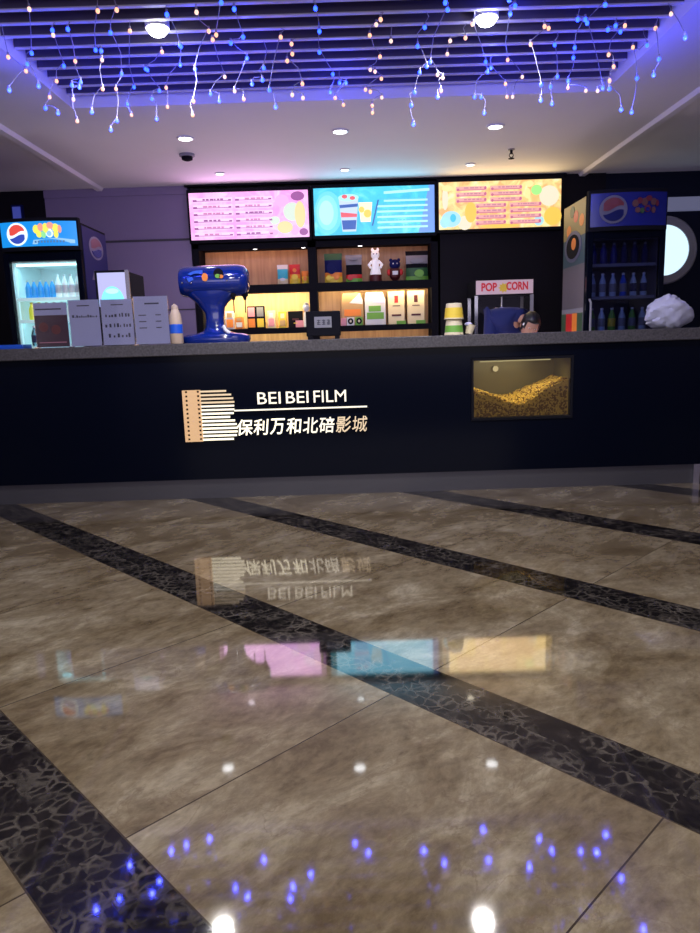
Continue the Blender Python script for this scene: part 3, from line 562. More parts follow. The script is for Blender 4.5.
# ------------------------------------------------------------------ drinks coolers
def bottle(h, r, body, cap, label, name_label, loc, group, fill=None):
    t = thing('drink_bottle', name_label, 'bottle', loc, group=group)
    k = h
    MB().lathe([(.001, 0), (r*.9, 0), (r, k*.05), (r, k*.58), (r*.8, k*.70), (r*.40, k*.86), (r*.38, k*.92), (.001, k*.92)], n=14, m=0).build('bottle_body', body, t)
    MB().lathe([(.001, k*.915), (r*.46, k*.915), (r*.46, k), (.001, k)], n=12).build('cap', cap, t)
    if label: MB().lathe([(r*1.02, k*.20), (r*1.03, k*.21), (r*1.03, k*.54), (r*1.02, k*.55)], n=14).build('wrap_label', label, t)
    return t
def cooler(x0, lit, label, H, zh, zd, shelves, sidedir):
    t = thing('drinks_cooler', label, 'cooler', (x0, 5.87, 0)); W = .63; D = .64
    body = 'blackm'
    mb = MB(); mb.box(0, .03, .05, D, .0, H-.03); mb.box(W-.03, W, .05, D, 0, H-.03); mb.box(.03, W-.03, D-.03, D, 0, H-.03); mb.box(.03, W-.03, .05, D-.03, zd-.0, H-.03); mb.box(.03, W-.03, .05, D-.03, 0, .22)
    mb.build('cabinet_shell', body, t, bevel=.004)
    mb = MB(); mb.box(.031, .045, .05, D-.045, .22, zd-.001); mb.box(W-.045, W-.031, .05, D-.045, .22, zd-.001); mb.box(.031, W-.031, D-.045, D-.031, .22, zd-.001); mb.box(.045, W-.045, .05, D-.045, zd-.012, zd-.001); mb.box(.045, W-.045, .05, D-.045, .22, .232)
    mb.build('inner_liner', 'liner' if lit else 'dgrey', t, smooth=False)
    # header with a bowed front
    def fr(u): return -.045*(1-(2*u-1)**2)-.004
    mb = MB(); n = 16; pts = [(W*i/n, fr(i/n)) for i in range(n+1)]
    mb.prism([(a, b) for a, b in pts]+[(W, .05), (0, .05)], zh-.02, H, 0, f=lambda a, b, z: (a, b, z))
    hd = mb.build('header_box', body, t, smooth=False)
    fc = MB(); m0, m1 = .018, .982
    def P2(u, v, d=0.): uu = m0+(m1-m0)*u; return (W*uu, fr(uu)-.004-d, zh+.012+(H-zh-.040)*v)
    if lit:
        cols = [emis('header_cyan', (.004, .28, .78), 1.0, (.02, .1, .3)), emis('h_white', (.75, .9, 1), 1.3), emis('h_red', (.85, .06, .03), 1.0), emis('h_blue', (.01, .06, .55), .9), emis('h_yellow', (.95, .85, .08), 1.1), emis('h_orange', (.95, .35, .25), 1.0), emis('h_pale', (.30, .62, .92), 1.0), emis('h_dark', (.05, .18, .45), .9), emis('h_green', (.3, .85, .35), 1.0)]
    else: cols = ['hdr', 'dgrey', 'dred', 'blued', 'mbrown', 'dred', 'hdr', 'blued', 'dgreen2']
    fc.grid(lambda u, v: P2(u, v), 20, 2, 0)
    hh = H-zh-.040; ww = W*(m1-m0)
    F3 = lambda a, b, y: P2(a/ww, b/hh, -y+.0)
    fm = MB(); F4 = lambda a, b, y: (lambda q: (q[0], q[1]+y, q[2]))(P2(a/ww, b/hh))
    fc.build('header_panel', cols, hd)
    cx = ww*(.235 if lit else .28)
    lm = MB(); globe(lm, cx, hh*.5, hh*(.46 if lit else .42), -.006, F4, (1, 2, 3)); lm.build('round_emblem', cols, hd, smooth=False)
    am = MB(); rr = random.Random(2)
    ax = ww*(.50 if lit else .56)
    blobs = [(0, .62, .03, .09, 4), (.035, .70, .025, .08, 5), (.075, .66, .03, .10, 4), (.11, .76, .03, .07, 5), (.15, .66, .03, .09, 4), (.02, .42, .025, .07, 4), (.055, .40, .02, .07, 8), (.10, .46, .032, .09, 1), (.10, .44, .022, .055, 6), (.15, .42, .02, .08, 4), (.18, .62, .015, .08, 5)]
    for bx, bz, brx, brz, m in blobs: am.prism(ellipse(ax+bx, hh*bz+.01, brx*.85, brz*hh*(2.0 if lit else 1.2), 12), -.007-.0006*m, -.001, m if lit or m != 1 else 5, F4)
    if lit:
        am.prism([(ax-.04, hh*.08), (ww*.97, hh*.10), (ww*.97, hh*.24), (ax+.16, hh*.32), (ax-.03, hh*.25)], -.005, -.001, 6, F4)
        x = ax-.02
        while x < ww*.86: am.prism(rect(x, x+.014, hh*.13, hh*.21), -.008, -.005, 7, F4); x += .024
    am.build('header_artwork', cols, hd, smooth=False)
    # door: frame, glass, handle
    zb = .24
    mb = MB(); mb.box(.0, .045, 0, .045, zb-.04, zd+.06); mb.box(W-.045, W, 0, .045, zb-.04, zd+.06); mb.box(.045, W-.045, 0, .045, zd-.005, zd+.06); mb.box(.045, W-.045, 0, .045, zb-.04, zb+.03)
    dr = mb.build('glass_door', 'black', t, bevel=.003)
    MB().box(.045, W-.045, .015, .022, zb+.03, zd-.005).build('glass_pane', 'glass' if lit else 'dglass', dr, smooth=False)
    hx = W-.028 if sidedir > 0 else .028
    mb = MB(); mb.tube([(hx, 0, 1.0), (hx, -.035, 1.03), (hx, -.035, 1.37), (hx, 0, 1.40)], .009, 8); mb.build('door_handle', 'grey', dr)
    MB().box(.0, W, .01, .05, .02, .195).build('vent_grille', 'blackm', t, smooth=False)
    for z in shelves:
        mb = MB(); mb.box(.048, W-.048, .055, .062, z-.022, z+.004); mb.box(.048, W-.048, .06, .56, z-.008, z)
        mb.build('wire_shelf', emis('shelf_painted_glow', (.5, .95, 1), .35, (.8, .85, .85)) if lit else 'grey', t, smooth=False)  # lit cooler's shelves glow faintly: its light is put into their material
    if lit:
        MB().cyl((.07, .07, zd-.03), (W-.07, .07, zd-.03), .010).build('light_tube', emis('cooler_tube', (.65, .97, 1), 2), t)
        MB().cyl((.058, .075, .3), (.058, .075, zd-.04), .006, n=8).build('light_tube', emis('cooler_tube2', (.5, .9, 1), 1.0), t)
        light('cooler_light', 'AREA', (W/2, .10, zd-.05), .9, (.30, .85, 1), .5, rot=(.25, 0, 0), parent=t, sy=.05)
        light('cooler_light', 'AREA', (W/2, .12, 1.36), .4, (.30, .85, 1), .5, rot=(.3, 0, 0), parent=t, sy=.05)
    # printed side facing the middle of the bar
    sx = W+.003 if sidedir > 0 else -.003
    def SD(a, b, y): return (sx+(-y if sidedir > 0 else y), a, b)
    mb = MB()
    if sidedir > 0:
        mb.prism(rect(.06, D-.01, .10, H-.05), -.001, .002, 0, SD)
        globe(mb, .36, 1.97, .095, -.004, SD, (4, 2, 3), rx=.17)
        mb.prism([(.2, 1.70), (.48, 1.70), (.40, 1.78), (.26, 1.78)], -.004, -.001, 4, SD)
        mb.build('side_graphic', ['blued', 'white', 'dred', 'hdr', 'dgrey'], t, smooth=False)
    else:
        mb.prism(rect(.06, D-.01, 1.93, H-.03), -.001, .002, 0, SD)
        mb.prism(rect(.06, D-.01, 1.70, 1.93), -.001, .002, 1, SD)
        mb.prism(rect(.06, D-.01, .90, 1.70), -.001, .002, 2, SD)
        mb.prism(rect(.06, D-.01, .86, 1.34), -.003, -.001, 3, SD)
        for a, b_, m in ((.06, .20, 4), (.20, .33, 5), (.33, .50, 6), (.50, .63, 4)): mb.prism(rect(a, b_, 1.0, 1.30), -.005, -.003, m, SD)
        mb.prism(ellipse(.36, 1.86, .22, .13, 20), -.004, -.001, 7, SD); mb.prism(ellipse(.36, 1.86, .17, .10, 20), -.006, -.004, 8, SD); mb.prism(ellipse(.33, 1.88, .06, .05, 14), -.008, -.006, 5, SD)
        for a, z, m in ((.15, 2.05, 5), (.3, 2.1, 6), (.48, 2.0, 5), (.4, 2.15, 4)): mb.prism(ellipse(a, z, .06, .05, 12), -.003, -.001, m, SD)
        mb.build('side_graphic', ['dyel', 'dteal', 'mbeige', 'grey', 'dgreen2', 'orange', 'red', 'dgrey', 'blackm'], t, smooth=False)
    return t
cooler(-2.745, True, 'lit glass-door drinks cooler with glowing cyan header, behind the left end of counter', 2.165, 1.935, 1.845, (.45, .80, 1.16, 1.375, 1.552), 1)
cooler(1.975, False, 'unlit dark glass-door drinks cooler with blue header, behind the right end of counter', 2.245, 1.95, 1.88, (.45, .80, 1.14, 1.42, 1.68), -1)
bl = emis('blue_drink_glow', (.02, .30, .75), .35, (.05, .35, .75)); wh = emis('milk_drink_glow', (.7, 1, 1), .25, (.85, .9, .9)); yl = emis('yellow_drink_glow', (.7, .8, .05), .25, (.75, .8, .05)); pcl = mat('pale_liquid', (.5, .65, .75), .2)  # lit cooler's drinks glow by themselves, standing in for light on them
for i in range(9):
    x = -2.612+i*.050
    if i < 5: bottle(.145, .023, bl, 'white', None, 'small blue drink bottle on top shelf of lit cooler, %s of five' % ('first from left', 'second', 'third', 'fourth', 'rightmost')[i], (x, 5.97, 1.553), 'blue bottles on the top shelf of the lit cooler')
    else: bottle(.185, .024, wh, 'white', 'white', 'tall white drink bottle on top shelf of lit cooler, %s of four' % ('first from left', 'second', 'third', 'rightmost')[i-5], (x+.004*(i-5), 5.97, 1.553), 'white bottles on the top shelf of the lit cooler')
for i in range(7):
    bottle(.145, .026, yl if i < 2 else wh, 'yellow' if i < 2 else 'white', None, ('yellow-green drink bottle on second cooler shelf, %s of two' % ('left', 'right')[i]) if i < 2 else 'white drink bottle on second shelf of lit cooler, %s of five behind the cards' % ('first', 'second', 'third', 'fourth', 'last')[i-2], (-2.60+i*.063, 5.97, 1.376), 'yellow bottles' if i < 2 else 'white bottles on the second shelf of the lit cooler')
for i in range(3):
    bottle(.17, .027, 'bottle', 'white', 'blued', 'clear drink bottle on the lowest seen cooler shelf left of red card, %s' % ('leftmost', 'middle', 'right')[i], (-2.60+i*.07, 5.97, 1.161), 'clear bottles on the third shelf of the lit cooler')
for i in range(6):
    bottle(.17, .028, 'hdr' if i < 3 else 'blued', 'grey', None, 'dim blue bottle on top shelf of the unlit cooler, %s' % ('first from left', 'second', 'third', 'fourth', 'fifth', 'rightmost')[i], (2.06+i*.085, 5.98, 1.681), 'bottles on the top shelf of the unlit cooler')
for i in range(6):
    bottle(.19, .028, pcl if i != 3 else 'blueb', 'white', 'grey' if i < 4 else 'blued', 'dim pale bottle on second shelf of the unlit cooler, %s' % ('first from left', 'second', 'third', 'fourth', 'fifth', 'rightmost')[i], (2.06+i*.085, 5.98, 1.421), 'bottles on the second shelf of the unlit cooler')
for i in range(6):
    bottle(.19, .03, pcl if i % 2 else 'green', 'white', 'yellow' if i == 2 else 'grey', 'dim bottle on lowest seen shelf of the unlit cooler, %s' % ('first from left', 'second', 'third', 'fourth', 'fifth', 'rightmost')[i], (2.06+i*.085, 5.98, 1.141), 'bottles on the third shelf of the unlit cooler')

# ------------------------------------------------------------------ things on the counter
TZ = 1.145
def card(x0, x1, zt, y, label, kind):
    cx = (x0+x1)/2; w = (x1-x0)/2; h = zt-TZ
    t = thing('menu_card_stand', label, 'card stand', (cx, y, TZ), group='acrylic card stands on the counter')
    mb = MB(); mb.box(-w-.004, w+.004, -.045, .06, 0, .005); mb.box(-w-.004, w+.004, -.006, -.003, .005, h); mb.box(-w-.004, w+.004, .003, .006, .005, h)
    mb.build('acrylic_holder', 'acrylic', t, smooth=False)
    for sx in (-1, 1): MB().box(sx*(w+.001)-.002, sx*(w+.001)+.002, -.007, -.0035, .004, .02).build('holder_clip', 'chrome', t, smooth=False)
    mb = MB(); mb.box(-w, w, -.002, .002, .006, h-.003, 0); r = random.Random(kind)
    if kind == 1:
        mb.box(-w, w, -.0028, -.002, .006, h*.72, 1); mb.box(-w+.01, w-.04, -.0028, -.002, h*.84, h*.87, 2)
        for cx_, cz in ((-.06, .15), (.03, .13)): mb.prism([(cx_+.035*math.cos(2*PI*i/20), cz+.035*math.sin(2*PI*i/20)) for i in range(20)], -.0034, -.0028, 3)
        mb.box(-w+.02, w-.02, -.0034, -.0028, .035, .042, 4)
    elif kind == 2:
        x = -w+.02
        while x < w-.02: l = r.uniform(.004, .014); mb.box(x, x+l, -.0026, -.002, h*.62, h*.62+r.uniform(.008, .02), 2); x += l+.006
        mb.box(-.05, .04, -.0026, -.002, h*.86, h*.88, 2)
    elif kind == 3:
        for z in (h*.62, h*.40, h*.18):
            x = -w+.02+r.uniform(0, .03)
            while x < w-.03: l = r.uniform(.005, .016); mb.box(x, x+l, -.0026, -.002, z, z+r.uniform(.012, .03), 2); x += l+r.uniform(.006, .02)
        mb.box(-.04, .05, -.0026, -.002, h*.87, h*.89, 2)
    else:
        mb.box(-.045, .06, -.0026, -.002, h*.83, h*.86, 2)
        for z in (h*.60, h*.47, h*.34):
            for a, b_ in ((-w+.03, -w+.085), (.03, .07)): mb.box(a, b_, -.0026, -.002, z, z+.007, 2)
    mb.build('printed_sheet', ['paper', 'maroon', 'print', mat('maroon_pattern', (.22, .04, .03), .5), 'pink'], t, smooth=False)
    return t
card(-2.275, -2.035, 1.470, 5.25, 'acrylic stand with dark red printed card in front of lit cooler', 1)
card(-2.018, -1.798, 1.484, 5.25, 'white sheet in acrylic stand beside the dark red card, one line of text', 2)
card(-1.783, -1.556, 1.480, 5.25, 'white sheet in acrylic stand with three rows of dark writing, middle of the white ones', 3)
card(-1.543, -1.296, 1.495, 5.25, 'white sheet in acrylic stand nearest to the blue dispenser', 4)

t = thing('tapered_cup_bottle', 'beige tapered bottle with blue label between white sheet and blue dispenser', 'bottle', (-1.245, 5.25, TZ))
MB().lathe([(.001, 0), (.042, 0), (.047, .01), (.047, .15), (.04, .21), (.027, .245), (.024, .25), (.001, .25)], n=24).build('bottle_body', 'beige', t)
MB().lathe([(.001, .25), (.026, .25), (.024, .272), (.008, .285), (.001, .285)], n=20).build('cap', 'beige', t)
mb = MB(); mb.lathe([(.0475, .075), (.0485, .076), (.0485, .14), (.0475, .141)], n=24, m=0); mb.build('blue_label_band', 'blueb', t)

# glowing countertop box
t = thing('display_machine', 'black countertop machine with bright glowing picture screen behind the white sheets', 'machine', (-1.737, 5.42, TZ))
MB().box(-.125, .125, .01, .40, .0, .545).build('machine_body', 'blackm', t, bevel=.006)
mb = MB(); mb.box(-.128, -.112, -.004, .01, .28, .556); mb.box(.098, .128, -.004, .01, .28, .556, 1); mb.box(-.112, .098, -.004, .01, .54, .556); mb.box(-.112, .098, -.004, .01, .28, .292)
mb.build('screen_bezel', ['blackm', 'steel'], t, smooth=False)
mb = MB(); mb.box(-.112, .098, .000, .008, .292, .54, 0); mb.prism([(-.008+.088*math.cos(PI*i/20), .315+.125*math.sin(PI*i/20)) for i in range(21)], -.003, 0, 1); mb.prism(ellipse(-.008, .405, .05, .02, 14), -.005, -.003, 2); mb.box(-.09, .08, -.004, 0, .30, .316, 3)
mb.build('glowing_screen', [emis('screen_lilac', (.55, .55, .95), .95), emis('screen_cyan', (.20, .85, .95), 1.2), emis('screen_green', (.5, .95, .75), 1.2), emis('screen_blue', (.25, .5, .95), 1.1)], t, smooth=False)
0 and light('screen_glow', 'AREA', (0, -.03, .42), .5, (.5, .7, 1), .2, rot=(-PI/2, 0, 0), parent=t, sy=.2)

# blue drinks dispenser
t = thing('drinks_dispenser', 'glossy cobalt blue drinks dispenser, barrel head on flared pedestal', 'drinks dispenser', (-.985, 5.42, TZ))
mb = MB(); mb.lathe([(.001, -.245), (.07, -.244), (.098, -.238), (.108, -.224), (.112, -.19), (.116, 0), (.117, .12), (.115, .20), (.105, .240), (.08, .262), (.04, .272), (.001, .274)], (0, 0, .452), 36, ax='x', sy=1.0)
mb.build('barrel_head', 'blue', t, tf=None)
# pedestal: stack of super-ellipse rings, flared to the head and the foot
rings = [(0, .250, .11), (.020, .262, .118), (.048, .258, .115), (.062, .225, .105), (.070, .15, .09), (.085, .095, .075), (.115, .074, .065), (.17, .067, .060), (.22, .072, .060), (.26, .090, .065), (.295, .118, .072), (.325, .155, .082), (.35, .185, .09), (.38, .205, .095)]
mb = MB(); n = 32; vs = []
for z, rx, ry in rings:
    off = (-.012 if z > .25 else .0)
    for i in range(n):
        a = 2*PI*i/n; ca, sa = math.cos(a), math.sin(a); e = .75
        vs.append((off+rx*math.copysign(abs(ca)**e, ca), ry*math.copysign(abs(sa)**e, sa), z))
k = len(rings); mb.add(vs, [(j*n+i, j*n+(i+1) % n, (j+1)*n+(i+1) % n, (j+1)*n+i) for j in range(k-1) for i in range(n)]+[tuple(range(n-1, -1, -1)), tuple(range((k-1)*n, k*n))])
mb.build('pedestal', 'blue', t)
MB().lathe([(.001, .27), (.07, .268), (.082, .252), (.084, .235), (.08, .236)], (0, 0, .455), 28, ax='x').build('end_cap', 'blued', t)
for x, y_ in ((.155, -.05), (.235, -.01)):
    mb = MB(); mb.cyl((x, y_, .385), (x, y_, .335), .020, .024, m=0); mb.cyl((x, y_, .335), (x, y_, .31), .016, .011, m=0)
    tp = mb.build('tap', 'blackm', t); MB().cyl((x, y_, .31), (x, y_, .215), .004, n=8).build('tap_nozzle', 'blackm', tp)
mb = MB()
for pts in ([(-.16, .50), (-.12, .52), (-.05, .525), (-.05, .505), (-.12, .50), (-.14, .49)], [(-.17, .47), (-.13, .48), (-.12, .46), (-.155, .44)]):
    mb.prism(pts, -.121, -.114, 0)
mb.prism(ellipse(-.035, .475, .022, .03, 14), -.122, -.114, 1); mb.prism(ellipse(.065, .50, .035, .035, 16), -.122, -.110, 2); mb.prism(ellipse(.06, .48, .02, .015, 10), -.124, -.12, 3); mb.prism(ellipse(.085, .475, .016, .014, 10), -.124, -.12, 1)
mb.build('head_decal', ['blueb', 'orange', 'blackm', 'green'], t, smooth=False)
for x, z in ((.125, .445), (.18, .465), (-.205, .44), (-.14, .435)):
    MB().ball((x, -.112, z), .007, nu=10, nv=6).build('rivet', 'chrome', t)
MB().tube([(.073, -.06, .12), (.085, -.08, .09), (.105, -.085, .075), (.12, -.085, .07)], .013, 10).build('drain_spout', 'white', t)

# small black sign box with a pale plaque
t = thing('table_sign_box', 'small black box sign with pale plaque of three dark characters on counter', 'sign', (-.165, 5.3, TZ))
MB().box(-.128, .128, .0, .05, .022, .205).build('box_body', 'blackm', t, bevel=.008)
for sx in (-1, 1): MB().box(sx*.10-.018, sx*.10+.018, -.01, .06, 0, .024).build('foot', 'blackm', t, bevel=.003)
mb = MB(); mb.box(-.066, .062, -.003, .001, .085, .165, 0)
for i in range(3):
    x = -.046+i*.036
    mb.box(x, x+.026, -.005, -.003, .136, .141, 1); mb.box(x+.002, x+.024, -.005, -.003, .122, .127, 1); mb.box(x, x+.026, -.005, -.003, .107, .112, 1); mb.box(x+.010, x+.015, -.005, -.003, .105, .144, 1)
    if i != 1: mb.box(x+.002, x+.006, -.005, -.003, .108, .125, 1)
    if i != 0: mb.box(x+.02, x+.024, -.005, -.003, .108, .138, 1)
mb.build('plaque', ['grey', 'print'], t, smooth=False)

# paper cups
def cup(loc, label, m1, m2, h=.115, r0=.058, r1=.070, lo=.18, hi=.62):
    t = thing('paper_cup', label, 'cup', loc, group='upturned paper cups by the popcorn machine')
    MB().lathe([(r1, 0), (r1+.003, .004), (r1+.002, .010), (r1, .012), (r0, h-.004), (r0-.004, h), (r0-.01, h-.008), (.001, h-.008)], n=26).build('cup_wall', m1, t)
    MB().lathe([(r1-.004, h*lo), (r1+.002-.003*lo/.18, h*(lo+.01)), (r0+.0055, h*hi), (r0+.003, h*(hi+.01))], n=26).build('printed_band', m2, t)
    return t
cup((.812, 5.35, TZ), 'lower upturned yellow-green paper cup of the stack on counter', 'cream', 'green', h=.115)
cup((.812, 5.35, TZ+.1155), 'upper upturned bright yellow paper cup of the stack on counter', 'cream', 'yellow', h=.118, lo=.04, hi=.72)
t = thing('small_paper_cup', 'small crumpled beige paper cup right of the yellow cup stack', 'cup', (.925, 5.37, TZ))
MB().lathe([(.001, 0), (.026, 0), (.036, .07), (.038, .072), (.034, .07), (.001, .06)], n=18).build('cup_wall', 'cream', t, tf=Matrix.Rotation(.25, 4, 'Y') @ Matrix.Translation((0, 0, .006)))
MB().ball((0, 0, .078), .030, .03, .016, 10, 6).build('paper_filling', 'paper', t)

# crumpled white bag
t = thing('plastic_bag', 'crumpled white plastic bag resting on right end of counter', 'bag', (2.44, 5.40, TZ))
rb = random.Random(9); ph = [rb.uniform(0, 6) for _ in range(12)]
def cr(d):
    x, y_, z = d; q = 0
    for i, f in enumerate((3, 5, 8, 13)): q += abs(math.sin(f*x+ph[i]+2*math.sin(f*.7*z+ph[i+4])))*.10/(1+i*.45)+math.sin(f*z+ph[i+8]+f*y_)*.04/(1+i*.4)
    return .86+q-.06
mb = MB(); mb.ball((0, 0, .105), .178, .12, .122, 48, 30, 0, cr)
mb.v = [(x*(1-.25*max(0, z-.12)/.1), y_, max(.0, z+(.02 if z > .1 else 0))) for x, y_, z in mb.v]
bg = mb.build('bag_body', 'bag', t)
mb = MB(); mb.grid(lambda u, v: ((-.05+u*.10)*(.4+v*.9), .01*math.sin(9*u), .20+v*.028+.008*math.sin(14*u)), 16, 5); o = mb.build('bag_neck', 'bag', t)
sm = o.modifiers.new('thickness', 'SOLIDIFY'); sm.thickness = .003
t = thing('serving_tray', 'shallow blue plastic tray at the far left end of the counter', 'tray', (-2.58, 5.45, TZ))
mb = MB(); mb.box(-.14, .14, -.08, .08, 0, .006); mb.box(-.14, -.132, -.08, .08, .006, .032); mb.box(.132, .14, -.08, .08, .006, .032); mb.box(-.132, .132, -.08, -.072, .006, .032); mb.box(-.132, .132, .072, .08, .006, .032)
mb.build('tray_shell', 'blueb', t, bevel=.002)

# ------------------------------------------------------------------ things on the shelves
def pouch(x0, x1, z, h, y, label, mats_, bands, group, blobs=(), d=.05, name='snack_pouch'):
    w = (x1-x0)/2; t = thing(name, label, 'snack bag', ((x0+x1)/2, y, z), group=group)
    def ff(sgn):
        def g(u, v):
            e = (1-abs(2*u-1)**2.5)*(1-max(0, v-.0)**6)*(1-.75*v); wv = w*(1-.05*math.sin(PI*v))
            return ((2*u-1)*wv, sgn*(d*e*.9+.003), v*h)
        return g
    mb = MB(); mb.grid(ff(-1), 12, 14); mb.grid(ff(1), 12, 14)
    nf = 12*14
    for i in range(len(mb.f)):
        r = (i % nf)//12; v = (r+.5)/14; mb.m[i] = next(m for lim, m in bands if v <= lim)
    s = mb.build('pouch_body', mats_, t)
    mb = MB(); mb.box(-w, w, -.004, .004, h-.018, h+.002); mb.build('top_seal', mats_[bands[-1][1]], t, smooth=False)
    if blobs:
        mb = MB()
        for cx, cz, rx, rz, m in blobs: mb.prism(ellipse(cx, cz, rx, rz, 14), -d*.95-.006, -d*.4, m)
        mb.build('pouch_artwork', mats_, t, smooth=False)
    return t
G1 = 'snack bags on the upper shelves'; SZ = 1.736
pouch(-.705, -.592, SZ, .20, 7.66, 'pale snack bag on upper left shelf, left of the red one', ['white', 'cyan', 'cream'], [(.3, 2), (.75, 1), (1, 0)], G1, ((0, .10, .03, .025, 1), (0, .05, .03, .015, 0)), .035)
pouch(-.578, -.462, SZ, .20, 7.66, 'red and orange snack bag on upper left shelf', ['red', 'orange', 'yellow'], [(.3, 2), (.5, 1), (1, 0)], G1, ((0, .07, .035, .03, 2), (0, .14, .02, .02, 1)), .035)
pouch(-.448, -.375, SZ, .13, 7.66, 'short yellow snack bag beside divider on upper left shelf', ['yellow', 'orange'], [(.6, 0), (1, 1)], G1, ((0, .05, .02, .02, 1),), .03)
pouch(-.205, -.015, SZ, .30, 7.68, 'navy and yellow snack bag, leftmost on upper right shelf', ['blued', 'yellow', 'dgreen', 'orange'], [(.18, 1), (.34, 3), (.75, 0), (1, 2)], G1, ((-.02, .15, .05, .06, 0), (.03, .06, .03, .03, 3), (-.05, .05, .03, .03, 1)), .045)
pouch(.020, .195, SZ, .28, 7.68, 'grey snack bag with red and green foot on upper right shelf', ['grey', 'green', 'blackm', 'red'], [(.16, 1), (.3, 3), (.62, 2), (1, 0)], G1, ((-.04, .05, .03, .03, 3), (.0, .24, .05, .015, 0)), .045)
pouch(.655, .895, SZ, .30, 7.68, 'dark green snack bag with grey panel, rightmost on upper right shelf', ['dgreen', 'grey', 'blackm', 'green'], [(.15, 3), (.45, 0), (.6, 2), (.85, 1), (1, 2)], G1, ((.02, .07, .05, .04, 3), (.0, .2, .07, .025, 1)), .045)
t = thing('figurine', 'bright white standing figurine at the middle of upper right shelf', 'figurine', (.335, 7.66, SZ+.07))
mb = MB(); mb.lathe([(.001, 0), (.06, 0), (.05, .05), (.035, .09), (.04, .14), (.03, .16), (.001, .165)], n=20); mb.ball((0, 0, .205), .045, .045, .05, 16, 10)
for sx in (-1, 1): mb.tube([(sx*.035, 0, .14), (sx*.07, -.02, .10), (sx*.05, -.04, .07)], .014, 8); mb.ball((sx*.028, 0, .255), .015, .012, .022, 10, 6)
glz = emis('figurine_painted_glow', (1, .95, 1), .25, (.9, .88, .92)); mb.build('figurine_body', glz, t)  # faint glow added to the body in place of light falling on it
MB().lathe([(.001, -.07), (.066, -.07), (.066, -.002), (.001, -.002)], n=24).build('plinth', 'maroon', t)
for sx in (-1, 1): MB().ball((sx*.016, -.042, .21), .007, nu=8, nv=6).build('eye', 'blackm', t)
t = thing('plush_toy', 'small round red and blue plush toy on upper right shelf', 'toy', (.54, 7.66, SZ))
mb = MB(); mb.ball((0, 0, .075), .062, .05, .075, 18, 12); mb.build('plush_body', 'maroon', t)
mb = MB(); mb.ball((0, -.005, .17), .058, .05, .052, 18, 12); 
for sx in (-1, 1): mb.ball((sx*.042, 0, .215), .018, .012, .018, 10, 6)
hd = mb.build('plush_head', 'blued', t)
for sx in (-1, 1):
    MB().ball((sx*.02, -.05, .175), .008, nu=8, nv=6).build('eye', 'white', hd); MB().ball((sx*.065, -.01, .09), .02, .018, .035, 10, 8).build('arm', 'red', t)
MB().box(-.03, .03, -.056, -.045, .06, .10).build('chest_patch', 'white', t, bevel=.003)
# lower left shelf
LZ = 1.286
def carton(x0, x1, z, h, y, label, cat, mats_, rects, d=.07, name='snack_box', group='boxes on the lower left shelf'):
    t = thing(name, label, cat, ((x0+x1)/2, y, z), group=group); w = (x1-x0)/2
    MB().box(-w, w, 0, d, 0, h).build('box_body', mats_[0], t, bevel=.002)
    mb = MB()
    for r in rects:
        if len(r) == 5: mb.box(r[0], r[1], -.002-.0004*r[4], 0, r[2], r[3], r[4])
        else: mb.prism(ellipse(r[0], r[1], r[2], r[2], 22), -.003-.0004*r[4], 0, r[4])
    mb.build('printed_front', mats_, t, smooth=False)
    return t
carton(-1.045, -.862, LZ, .235, 7.64, 'black gift box with four coloured squares on lower left shelf', 'box', ['blackm', 'pink', 'grey', 'orange', 'yellow'], [(-.082, -.012, .125, .222, 1), (.012, .082, .125, .222, 2), (-.082, -.012, .014, .105, 3), (.012, .082, .014, .105, 4)])
carton(-.835, -.750, LZ, .185, 7.66, 'narrow pale box next to the four-square gift box', 'box', ['cream', 'pink', 'white'], [(-.03, .03, .02, .10, 1), (-.02, .02, .11, .16, 2)])
carton(-.715, -.632, LZ, .170, 7.66, 'narrow mustard yellow box left of the round-label box', 'box', ['yellow', 'kraft', 'cream'], [(-.03, .03, .02, .08, 1), (-.02, .02, .10, .15, 2)])
carton(-.610, -.455, LZ, .170, 7.64, 'dark box with round pink label behind the black sign', 'box', ['blackm', 'pink', 'maroon', 'yellow'], [(0, .085, .072, 0, 1), (-.035, .035, .075, .095, 2), (-.02, .02, .04, .05, 3)])
t = thing('round_ornament', 'small white round-headed ornament peeping over the black sign', 'ornament', (-.412, 7.605, LZ))
mb = MB(); mb.lathe([(.001, 0), (.032, 0), (.036, .1), (.028, .15), (.001, .16)], n=20); mb.ball((0, 0, .20), .036, .036, .045, 16, 10); mb.build('ornament_body', 'white', t)
MB().lathe([(.028, .228), (.026, .245), (.01, .255), (.001, .256)], n=18).build('ornament_cap', 'grey', t)
for i, (x, wd, h, c1, c2) in enumerate(((-1.235, .09, .19, 'white', 'orange'), (-1.135, .08, .13, 'orange', 'white'), (-1.33, .08, .12, 'cream', 'blueb'))):
    carton(x-wd/2, x+wd/2, LZ, h, 7.64, ('white snack carton seen beneath the dispenser taps', 'low orange carton seen beneath the dispenser taps', 'small cream carton half hidden by the blue pedestal')[i], 'box', [c1, c2, 'kraft'], [(-wd*.4, wd*.4, .02, h*.55, 1), (-wd*.3, wd*.3, h*.65, h*.9, 2)])
